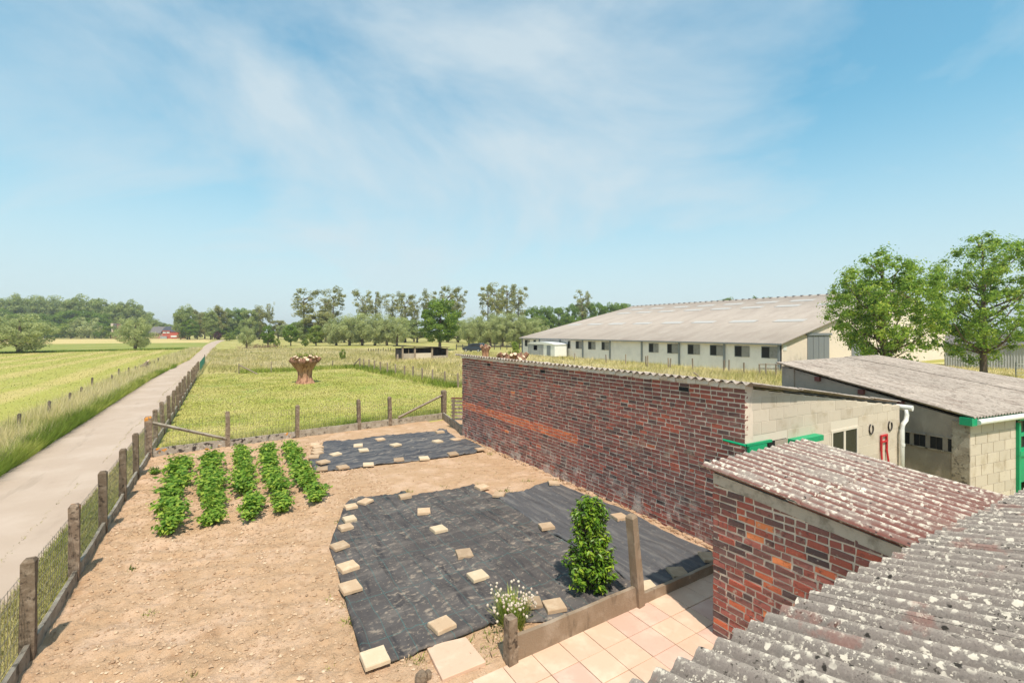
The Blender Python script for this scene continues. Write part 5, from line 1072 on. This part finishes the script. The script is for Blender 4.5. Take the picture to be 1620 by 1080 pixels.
def chives():
    p = Vector((G(818, 1000).x, G(818, 1000).y + .1, .02)); rs = np.random.RandomState(2); o = thing('chive_clump', 'clump of chives with round whitish flower heads by the edging post', 'chives', p); vs, fs, tn = [], [], []; fl = MB(); ftn = []
    for s in range(420):
        a = rs.uniform(0, 6.28); r0 = rs.uniform(0, .16); r = r0 + rs.uniform(0, .24); h = rs.uniform(.2, .46); b0 = np.array((r0 * math.cos(a), r0 * math.sin(a), 0)); t0 = np.array((r * math.cos(a), r * math.sin(a), h)); w = np.array((-math.sin(a), math.cos(a), 0)) * .0055; md = b0 * .5 + t0 * .5 + (0, 0, .04); n = len(vs)
        vs += [b0 - w, b0 + w, md + w, md - w, t0]; fs += [(n, n + 1, n + 2, n + 3), (n + 3, n + 2, n + 4, n + 4)]; tn += [rs.uniform(.1, .7)] * 5
        if s % 4 == 0: 
            c = t0 + (0, 0, .03); rr = rs.uniform(.014, .021)
            ico = [(math.cos(q) * math.cos(e), math.sin(q) * math.cos(e), math.sin(e)) for e in (-.8, .1, .9) for q in np.arange(0, 6.28, 1.2566)] + [(0, 0, 1), (0, 0, -1)]; m0 = [tuple(c + np.array(i) * rr * rs.uniform(.85, 1.15)) for i in ico]
            F = [(l * 5 + k, l * 5 + (k + 1) % 5, l * 5 + 5 + (k + 1) % 5, l * 5 + 5 + k) for l in range(2) for k in range(5)] + [(10 + k, 10 + (k + 1) % 5, 15) for k in range(5)] + [(k, 16, (k + 1) % 5) for k in range(5)]
            me = MB().add(m0, F).mesh('flower_head', tone=rs.rand()); link('flower_head', me, 'flower', o, p)
    me = bpy.data.meshes.new('leaves'); me.from_pydata([tuple(v) for v in vs], [], [f if f[2] != f[3] else f[:3] for f in fs]); me.attributes.new('tone', 'FLOAT', 'POINT').data.foreach_set('value', np.array(tn, np.float32)); link('leaves', me, 'grass_long', o, p)
chives()

# ================================================================== GRASS AND LOOSE STUFF
def blades(name, pts, h, w, mat, label, tone=(.45, .22), lean=.35, cat='grass', z0=0.0, hvar=.5):
    pts = np.asarray(pts); N = len(pts); a = R.uniform(0, 6.28, N); hh = h * R.uniform(1 - hvar, 1 + hvar, N); ww = np.broadcast_to(w, (N,)) * R.uniform(.6, 1.4, N); dx = np.cos(a) * ww / 2; dy = np.sin(a) * ww / 2
    ln = R.normal(0, lean, (N, 2)) * hh[:, None] + np.array((.12, .03)) * hh[:, None]; b = np.stack([pts[:, 0], pts[:, 1], np.full(N, z0)], 1)
    v = np.stack([b + np.stack([-dx, -dy, 0 * dx], 1), b + np.stack([dx, dy, 0 * dx], 1), b + np.stack([ln[:, 0], ln[:, 1], hh], 1)], 1).reshape(-1, 3)
    t = np.clip(R.normal(tone[0], tone[1], N) + .9 * (vn(pts[:, 0], pts[:, 1], 1.4, 6) - .5) + .6 * (vn(pts[:, 0], pts[:, 1], 5, 7) - .5), 0, 1)
    tt = np.repeat(t, 3); tt[2::3] = np.clip(tt[2::3] + .15, 0, 1)
    me = np_mesh(name, v, np.arange(N * 3).reshape(N, 3), tt); nn = R.normal(size=(N, 3)) * .35 + (0, 0, 1); soft_normals(me, np.repeat(nn, 3, 0))
    o = link(name, me, mat, kind='stuff'); tag(o, label, cat); return o
def scatter(poly, n, near=8.0, pw=1.6):
    xs = [p[0] for p in poly]; ys = [p[1] for p in poly]; out = []; got = 0
    while got < n:
        x = R.uniform(min(xs), max(xs), n * 2); y = R.uniform(min(ys), max(ys), n * 2); k = inpoly(x, y, poly); d = x * sA + y * cA; l = x * cA - y * sA
        k &= (d > 1) & (np.abs(l) < d * 1.2) & (R.rand(n * 2) < (near / np.maximum(d, near)) ** pw); out.append(np.stack([x[k], y[k]], 1)); got += k.sum()
    return np.concatenate(out)[:n]
def wd(p, a, b=.0): return a + b * (p[:, 0] * sA + p[:, 1] * cA)
p = scatter([(-1.85, 18.2), (8, 19.2), (12.4, 19), (13.8, 28), (12.4, 51), (-1.85, 50)], 95000, 16); blades('pasture_grass', p, .06, wd(p, .004, .0009), 'grass', 'short yellow green pasture grass beyond the garden fence', (.58, .22))
p = scatter([(-1.7, 18.15), (8.2, 19.15), (8.6, 20.4), (5, 20.0), (-1.7, 18.8)], 14000, 20); blades('tall_grass', p, .3, wd(p, .006, .0005), 'grass_long', 'taller green grass along the pasture side of the concrete plates', (.3, .2))
p = scatter([(-7.6, 10), (-5.25, 10), (-5.2, 46), (-4.7, 62), (-4.0, 75), (-4.2, 125), (-6.2, 125), (-7.8, 80)], 42000, 18, 1.3); blades('verge_grass', p, .36, wd(p, .005, .0004), 'grass_long', 'tall seeding grass on the verge left of the road', (.80, .22), .45)
p = scatter([(-7.4, 10), (-5.4, 10), (-5.3, 46), (-4.8, 62), (-4.2, 75), (-4.3, 125), (-6.0, 125), (-7.6, 80)], 14000, 18, 1.3); blades('verge_grass', p, .6, wd(p, .004, .0004), 'grass_dry', 'pale seed heads standing above the verge grass left of the road', (.75, .2), .3)
p = scatter([(-5.75, 10), (-5.1, 10), (-5.05, 46), (-4.6, 62), (-4.4, 62), (-5.5, 46)], 26000, 18, 1.3); blades('verge_grass', p, .4, wd(p, .007, .0006), 'grass_long', 'dark green grass at the road edge on the left', (.12, .12), .5)
p = scatter([(-2.66, 5), (-2.03, 5), (-2.03, 45), (-2.7, 45)], 42000, 8, 1.6); blades('strip_grass', p, .075, wd(p, .004, .0006), 'grass', 'narrow grass strip between the road and the concrete fence', (.48, .26), .6)
p = scatter([(-2.6, 45), (-1.9, 45), (-1.6, 75), (-1.6, 120), (-2.0, 120), (-2.2, 75)], 9000, 60, 1.3); blades('strip_grass', p, .4, wd(p, .006, .0006), 'grass_dry', 'dry grass on the right edge of the far road', (.5, .2))
p = scatter([(-8, 12), (-8, 99), (-5, 126), (-80, 110), (-150, 88), (-60, 20), (-40, 14)], 16000, 24, 1.2); blades('mown_grass', p, .05, wd(p, .004, .0012), 'grass', 'short mown grass of the left field', (.5, .2))
p = scatter([(13.9, 28), (42, 19), (42.8, 66), (30, 90), (12.6, 52)], 70000, 26, 1.2); blades('meadow_grass', p, .36, wd(p, .006, .0009), 'grass_dry', 'tall dry meadow grass between the brick wall and the barn', (.5, .22), .4)
p = scatter([(15, 12), (30, 8), (43, 8), (43, 23), (30, 30), (14, 28)], 45000, 26, 1.2); blades('meadow_grass', p, .5, wd(p, .006, .0009), 'grass_dry', 'tall dry grass beside the workshop before the barn gable', (.5, .22), .4)
p = scatter([(43, 7), (80, 5), (80, 16), (43, 22)], 15000, 40, 1.2); blades('meadow_grass', p, .3, wd(p, .006, .0009), 'grass_dry', 'dry grass under the leafy trees at the barn gable', (.4, .22), .4)
p = scatter([(12.4, 52), (30, 92), (10, 120), (-1.4, 110), (-1.4, 51)], 55000, 60, 1.2); blades('meadow_grass', p, .3, wd(p, .006, .0009), 'grass_dry', 'dry grass of the far meadow before the willow row', (.5, .2), .4)
t = R.rand(2600) ** 1.3 * 40 + 9; q = np.stack([-3.12 + .22 * (vn(t, t * 0, 2.2, 12) - .5) + .1 * (vn(t, t * 0, .5, 13) - .5) + R.normal(0, .02, 2600), t], 1); k = vn(t, t * 0, 1.7, 14) > .42; blades('crack_weeds', q[k][::3], .018, wd(q[k][::3], .004, .0006), 'grass_dry', 'thin line of weeds growing in the crack along the road', (.1, .2), .7, 'weeds', .03)
# grass along the pasture fence lines, weeds in the garden
for (a, bq, n, lb) in ((G(725, 613), G(569, 581), 9000, 'green grass strip under the wooden pasture fence'), (G(569, 581), G(378, 590), 6000, 'green grass strip along the far edge of the pasture'), (G(0, 559), G(300, 552), 6000, 'green grass strip under the willows across the left field')):
    t = R.rand(n); s = R.normal(0, .55, n); dv = (bq - a).normalized(); q = np.stack([a.x + (bq.x - a.x) * t - dv.y * s, a.y + (bq.y - a.y) * t + dv.x * s], 1); blades('fence_line_grass', q, .3, wd(q, .006, .0007), 'grass_long', lb, (.12, .14))
pts = []
for (u, v, n, s) in ((640, 968, 0, 0), (660, 1042, 70, .10), (648, 1052, 50, .06), (735, 1018, 30, .05), (775, 1010, 60, .09), (765, 1035, 50, .08), (790, 1000, 90, .09), (553, 985, 50, .05), (548, 960, 25, .04), (645, 779, 60, .06), (798, 777, 60, .08), (760, 769, 30, .05), (835, 762, 18, .06), (875, 762, 30, .06), (945, 655, 0, 0), (775, 718, 60, .1), (520, 950, 14, .04), (495, 725, 40, .12), (235, 975, 25, .04), (207, 901, 22, .04), (303, 1069, 22, .04), (520, 1060, 16, .05), (560, 1010, 20, .05), (700, 770, 20, .06), (548, 860, 18, .05), (262, 740, 18, .04), (536, 826, 30, .05), (885, 760, 25, .08), (830, 1020, 40, .06)):
    if n: g = G(u, v, .03); pts.append(np.array((g.x, g.y)) + R.normal(size=(n, 2)) * s)
p = np.concatenate(pts); blades('garden_weeds', p, .06, .015, 'grass_long', 'scattered small weeds and grass tufts in the garden soil', (.25, .2), .7, 'weeds', .02)
p = np.stack([R.uniform(3.0, 7.3, 260), R.uniform(9.7, 15.4, 260)], 1); blades('garden_weeds', p, .03, .012, 'grass_long', 'sparse seedlings in the bare strip between the black sheets', (.45, .2), .8, 'weeds', .03)
# clods
vs, fs, tn = [], [], []; P8 = np.array([(-1, 0, 0), (1, 0, 0), (0, -1, 0), (0, 1, 0), (0, 0, -1), (0, 0, 1)], float); O8 = np.array([(0, 2, 5), (2, 1, 5), (1, 3, 5), (3, 0, 5), (2, 0, 4), (1, 2, 4), (3, 1, 4), (0, 3, 4)])
cx = np.concatenate([R.uniform(-1.85, 3.6, 20000), R.uniform(1.8, 7.3, 1500)]); cy = np.concatenate([R.uniform(4.7, 17.5, 20000), R.uniform(9.3, 16.5, 1500)]); cz = soil_h(cx, cy)
for i in range(len(cx)):
    s = .006 + .026 * R.rand() ** 3; q = P8 * s * R.uniform(.6, 1.4, (6, 3)) * (1, 1, .7); a = R.uniform(0, 6.28); c_, s_2 = math.cos(a), math.sin(a); q = q @ np.array([(c_, s_2, 0), (-s_2, c_, 0), (0, 0, 1)])
    vs.append(q + (cx[i], cy[i], cz[i] + s * .3)); fs.append(O8 + 6 * i); tn += [R.rand()] * 6
o = link('soil_clods', np_mesh('soil_clods', np.concatenate(vs), np.concatenate(fs), tn), 'clod', kind='stuff'); tag(o, 'loose clods and small stones strewn over the garden soil', 'clods')

# thin summer haze over the fields
hm = bpy.data.materials.new('haze'); hm.use_nodes = True; hn = hm.node_tree.nodes; hn.remove(hn['Principled BSDF'])
pv = hn.new('ShaderNodeVolumePrincipled'); pv.inputs['Color'].default_value = (.94, .96, .98, 1); pv.inputs['Density'].default_value = .0004; pv.inputs['Anisotropy'].default_value = .2
hm.node_tree.links.new(pv.outputs[0], hn['Material Output'].inputs['Volume'])
hz_ = MB().bb(-1600, 1900, -400, 2300, -1, 40).build('haze', hm, kind='stuff'); tag(hz_, 'thin bluish summer haze over the distant fields', 'haze')
# ================================================================== FIELD FENCES, SHED, CAR, FARMHOUSE
random.seed(5)
ff = thing('field_fence', 'row of old wooden posts in the tall grass left of the road', 'fence', G(77, 660))
for u, v0, v1 in ((30, 654, 680), (77, 634, 658), (110, 621, 640), (130, 612, 628), (145, 597, 616), (176.5, 593, 606), (188, 583, 597), (203.5, 581, 593), (215, 579, 588), (238, 573, 581), (244, 571, 579), (250, 566, 576)):
    p = G(u, v1); h = (v1 - v0) * depth(p) / F; MB().tube([p + Vector((0, 0, -.2)), p + Vector((random.uniform(-.04, .04), 0, h - .03)), p + Vector((random.uniform(-.04, .04), 0, h))], [.065, .06, .045], 7).build('post', 'wood_post', ff)
p = G(228, 585); b = MB(); 
b.tube([p, p + Vector((.05, 0, .45)), p + Vector((.3, 0, .85))], [.22, .2, .12], 7); b.tube([p + Vector((-.25, 0, .3)), p + Vector((.1, 0, .62))], [.16, .1], 6); b.tube([p + Vector((.25, 0, .3)), p + Vector((.35, .1, .6))], [.12, .06], 6)
st_ = thing('broken_stump', 'broken wooden stump with a pale top in the roadside grass', 'tree stump', p); b.build('wood', 'wood_old', st_); MB().tube([p + Vector((.28, 0, .82)), p + Vector((.42, 0, 1.0))], [.1, .06], 6).build('pale_top', 'cut_wood', st_)
pf = thing('pasture_fence', 'wooden post fence running across the pasture towards the brick wall', 'fence', G(668, 602))
PF = [(569, 566, 582), (576, 568, 583), (584, 568, 584.5), (592, 570, 586.5), (602, 572, 589), (613, 573.5, 591.5), (626, 575.5, 593.5), (640, 578, 596.5), (653, 579, 599), (668, 581.5, 602), (684.5, 584, 604), (704, 586.7, 607.5), (725, 590, 613), (750, 594, 618)]
tops = []
for u, v0, v1 in PF:
    p = G(u, v1); h = (v1 - v0) * depth(p) / F; e = p + Vector((random.uniform(-.04, .04), random.uniform(-.03, .03), h)); tops.append(e); MB().tube([p + Vector((0, 0, -.2)), e - Vector((0, 0, .03)), e], [.07, .065, .05], 7).build('post', 'wood_old', pf)
b = MB()
for f_ in (.35, .6, .85):
    for (a, e) in zip(tops, tops[1:]): b.tube([a * 1 + Vector((0, 0, (f_ - 1) * a.z)), e + Vector((0, 0, (f_ - 1) * e.z))], .006, 3)
b.build('wire', 'wire', pf)
p = G(569, 582); MB().tube([p + Vector((0, 0, 1.0)), G(556, 581)], .06, 6).build('brace', 'wood_old', pf)
sf = thing('sparse_fence', 'few thin posts with a slanting brace along the far pasture edge', 'fence', G(429, 588))
for u, v0, v1 in ((526.5, 570, 582), (429, 572, 589), (378, 575, 591)): p = G(u, v1); h = (v1 - v0) * depth(p) / F; MB().tube([p, p + Vector((0, 0, h))], .05, 6).build('post', 'wood_old', sf)
p = G(378, 591); MB().tube([p + Vector((0, 0, .82)), G(408, 592)], .06, 6).build('brace', 'wood_old', sf)
df = thing('distant_fence', 'line of small distant fence posts left of the field shed', 'fence', G(608, 556))
for i in range(14): p = G(583 + i * 3.9, 557 - i * .1); MB().tube([p, p + Vector((0, 0, random.uniform(.5, .8)))], .07, 5).build('post', 'wood_dark', df)
f2 = thing('distant_fence', 'dark rail fence behind the parked car', 'fence', G(790, 551))
for i in range(11): p = D(722 + i * 10, 98); MB().tube([p, p + Vector((0, 0, 1.2))], .09, 5).build('post', 'wood_dark', f2)
for z in (.5, .85, 1.15): MB().tube([D(722, 98, z), D(826, 98, z)], .06, 5).build('rail', 'wood_dark', f2)
# pallet gate beside the brick wall
gp_ = thing('pallet_gate', 'weathered slatted gate between the corner post and the brick wall', 'gate', (8.5, 17.9, 0))
ga = Vector((8.45, 18.6, 0)); gb = Vector((9.9, 17.4, 0)); gt_ = (gb - ga).normalized(); gang = math.atan2(gt_.y, gt_.x)
for z in (.2, .36, .52, .68, .84): MB().box((ga + gb) / 2 + Vector((0, 0, z)), ((gb - ga).length, .03, .09), gang, .006).build('slat', 'wood_old', gp_)
MB().box((ga + gb) / 2 + Vector((0, 0, .97)), ((gb - ga).length, .05, .06), gang).build('top_rail', 'wood_red', gp_)
for t in (.06, .45, .95): MB().box(ga.lerp(gb, t) + Vector((0, 0, .48)) - Vector((-gt_.y, gt_.x, 0)) * .04, (.1, .04, .95), gang).build('upright', 'wood_old', gp_)
# field shed
p0, p1 = G(635.5, 570.5), G(707, 568); t = (p1 - p0).normalized(); L = (p1 - p0).length; nn = Vector((t.y, -t.x, 0)); an = math.atan2(t.y, t.x)
fs_ = thing('field_shed', 'low open-fronted timber field shed with dark sloping roof in the meadow', 'shed', p0)
zl_, zr_ = 1.95, 1.62
def fsbox(a, e, z0, z1, o, th, nm, mt): return MB().box(p0 + t * ((a + e) / 2 * L) + nn * o + Vector((0, 0, (z0 + z1) / 2)), ((e - a) * L, th, z1 - z0), an).build(nm, mt, fs_)
for a in (.0, .26, .64, .985): fsbox(a, a + .035, 0, 1.85 - .3 * a, 0, .2, 'post', 'wood_old')
fsbox(.03, .26, 0, .95, .0, .06, 'front_board', 'render_grey'); fsbox(.29, .64, 0, .95, .0, .06, 'front_board', 'block'); fsbox(.67, .985, 0, .55, .0, .06, 'front_board', 'render_grey')
fsbox(.0, 1.0, 0, 1.6, -2.5, .08, 'back_wall', 'wood_dark'); 
for a in (0, 1.0): MB().box(p0 + t * (a * L) - nn * 1.25 + Vector((0, 0, .75)), (.08, 2.5, 1.5), an).build('side_wall', 'wood_dark', fs_)
fsbox(.14, .15, .95, 1.6, .0, .05, 'divider', 'wood_old')
rv = [p0 - t * .3 + nn * .3, p1 + t * .3 + nn * .3, p1 + t * .3 - nn * 2.8, p0 - t * .3 - nn * 2.8]; zz = [zl_, zr_, zr_ - .1, zl_ - .1]
MB().add([v + Vector((0, 0, z)) for v, z in zip(rv, zz)] + [v + Vector((0, 0, z + .08)) for v, z in zip(rv, zz)], [(3, 2, 1, 0), (4, 5, 6, 7), (0, 1, 5, 4), (1, 2, 6, 5), (2, 3, 7, 6), (3, 0, 4, 7)]).build('roof', 'wood_dark', fs_)
p = G(629, 571); tag(MB().tube([p, p + Vector((0, 0, .9))], [.16, .12], 7).build('gate_post', 'wood_old'), 'short thick post left of the field shed', 'post')
# car, seen from its right rear quarter
cp = G(751, 556.5); ca = thing('parked_car', 'dark estate car parked on the grass before the willows', 'car', cp)
hd = math.radians(180 - 31.9 - 28); fx = Vector((math.cos(hd), math.sin(hd), 0)); fy = Vector((-fx.y, fx.x, 0))
def cpt(x, y, z): return cp + fx * x + fy * y + Vector((0, 0, z))
def cprism(poly, w0, w1, nm, mt, par, wt=None):
    n = len(poly); vs = []
    for s in (w0, w1):
        for (x, z) in poly: k = 1 if not wt else (1 if z < wt[0] else wt[1]); vs.append(cpt(x, s * k, z))
    return MB().add(vs, [tuple(range(n)), tuple(range(n, 2 * n))[::-1]] + [(i, (i + 1) % n, n + (i + 1) % n, n + i) for i in range(n)]).build(nm, mt, par)
body = cprism([(-2.1, .35), (-2.15, .75), (-2.05, 1.05), (-1.75, 1.58), (-1.3, 1.68), (.1, 1.64), (.45, 1.55), (1.15, 1.06), (1.95, .92), (2.15, .75), (2.15, .35), (1.75, .3), (1.65, .6), (1.15, .6), (1.05, .28), (-1.0, .28), (-1.1, .6), (-1.6, .6), (-1.7, .32)], -.88, .88, 'body', 'car_paint', ca, (1.12, .86))
for s in (-1, 1): cprism([(-1.65, 1.1), (-1.45, 1.5), (.1, 1.5), (.9, 1.1)], s * .80 * 1, s * .885 * 1.0, 'side_window', 'glass', ca, (1.2, .93))
MB().add([cpt(-2.06, -.68, 1.1), cpt(-2.06, .68, 1.1), cpt(-1.80, .6, 1.52), cpt(-1.80, -.6, 1.52), cpt(-2.0, -.68, 1.1), cpt(-2.0, .68, 1.1), cpt(-1.74, .6, 1.52), cpt(-1.74, -.6, 1.52)], [(0, 1, 2, 3), (7, 6, 5, 4), (0, 4, 5, 1), (1, 5, 6, 2), (2, 6, 7, 3), (3, 7, 4, 0)]).build('rear_window', 'glass', ca)
for s in (-1, 1): MB().box(cpt(-2.06, s * .76, 1.12), (.16, .2, .62), hd).build('tail_light', 'tail', ca)
MB().box(cpt(-2.16, 0, .8), (.03, .52, .13), hd).build('number_plate', 'white', ca)
for x in (-1.35, 1.4):
    for s in (-1, 1):
        wh = MB().tube([cpt(x, s * .72, .32), cpt(x, s * .9, .32)], .32, 14).build('wheel', 'tyre', ca); MB().tube([cpt(x, s * .9, .32), cpt(x, s * .91, .32)], .19, 10).build('rim', 'steel_light', wh)
# farmhouse and tower
fhd = 245; hb = D(258, fhd); fh = thing('farmhouse', 'distant red brick farmhouse with dark roof and white windows', 'house', hb); ux = Vector((cA, -sA, 0)); uy = Vector((sA, cA, 0)); k = fhd / F
def hq(u0, u1, v0, v1, o, th, nm, mt, par):
    base = 537; c = hb + ux * (((u0 + u1) / 2 - 258) * k) + uy * o + Vector((0, 0, (base - (v0 + v1) / 2) * k)); return MB().box(c, ((u1 - u0) * k, th, (v1 - v0) * k), -A).build(nm, mt, par)
w2 = hq(257, 281.5, 525.5, 537.5, 3, 6, 'wall', 'house_red', fh); w1 = hq(236, 256.9, 527.5, 537.5, 3.4, 6, 'wall', 'house_old', fh)
def hroof(u0, u1, ve, vr, nm, mt):
    ze, zr2 = (537 - ve) * k, (537 - vr) * k; P = lambda u, o, z: hb + ux * ((u - 258) * k) + uy * o + Vector((0, 0, z))
    return MB().add([P(u0, -.3, ze), P(u1, -.3, ze), P(u1, 6.4, ze), P(u0, 6.4, ze), P(u0, 3, zr2), P(u1, 3, zr2)], [(0, 1, 5, 4), (2, 3, 4, 5), (0, 4, 3), (1, 2, 5), (0, 3, 2, 1)]).build(nm, mt, fh)
hroof(255, 282.3, 526, 517.5, 'roof', 'slate'); hroof(235, 254.9, 528, 518, 'roof', 'slate_old')
for u in (258, 264): 
    wi = hq(u, u + 4.4, 525.7, 528.6, -.1, .15, 'window', 'white', fh); hq(u + 1.9, u + 2.4, 525.9, 528.4, -.2, .06, 'glazing_bar', 'steel_light', wi)
hq(257, 269.5, 524.2, 525.4, -.2, .4, 'dormer_eave', 'house_red', fh); hq(270.5, 279.5, 532, 534.5, -.1, .15, 'garage_door', 'white', fh)
for u in (241, 245, 249): hq(u, u + 2, 531, 532, .3, .15, 'window', 'dark', fh)
hq(255, 265, 533, 537, -.5, .3, 'low_wall', 'steel_light', fh)
tb_ = D(184, 250); tw = thing('old_tower', 'pinkish old brick tower beside the lone willow', 'tower', tb_)
kk = 250 / F; MB().box(tb_ + Vector((0, 0, 4.1)), (9.5 * kk, 3.2, 8.2), -A, 0, .9).build('shaft', 'house_old', tw); MB().box(tb_ + ux * (2.2 * kk) + Vector((0, 0, 6.3)), (4.2 * kk, 3.6, 3.6), -A).build('slate_hood', 'slate_old', tw)
MB().box(tb_ - ux * (2.6 * kk) + Vector((0, 0, 5.4)) - uy * .2, (3.4 * kk, 3.2, 5.6), -A).build('plaster_face', 'mortar', tw)
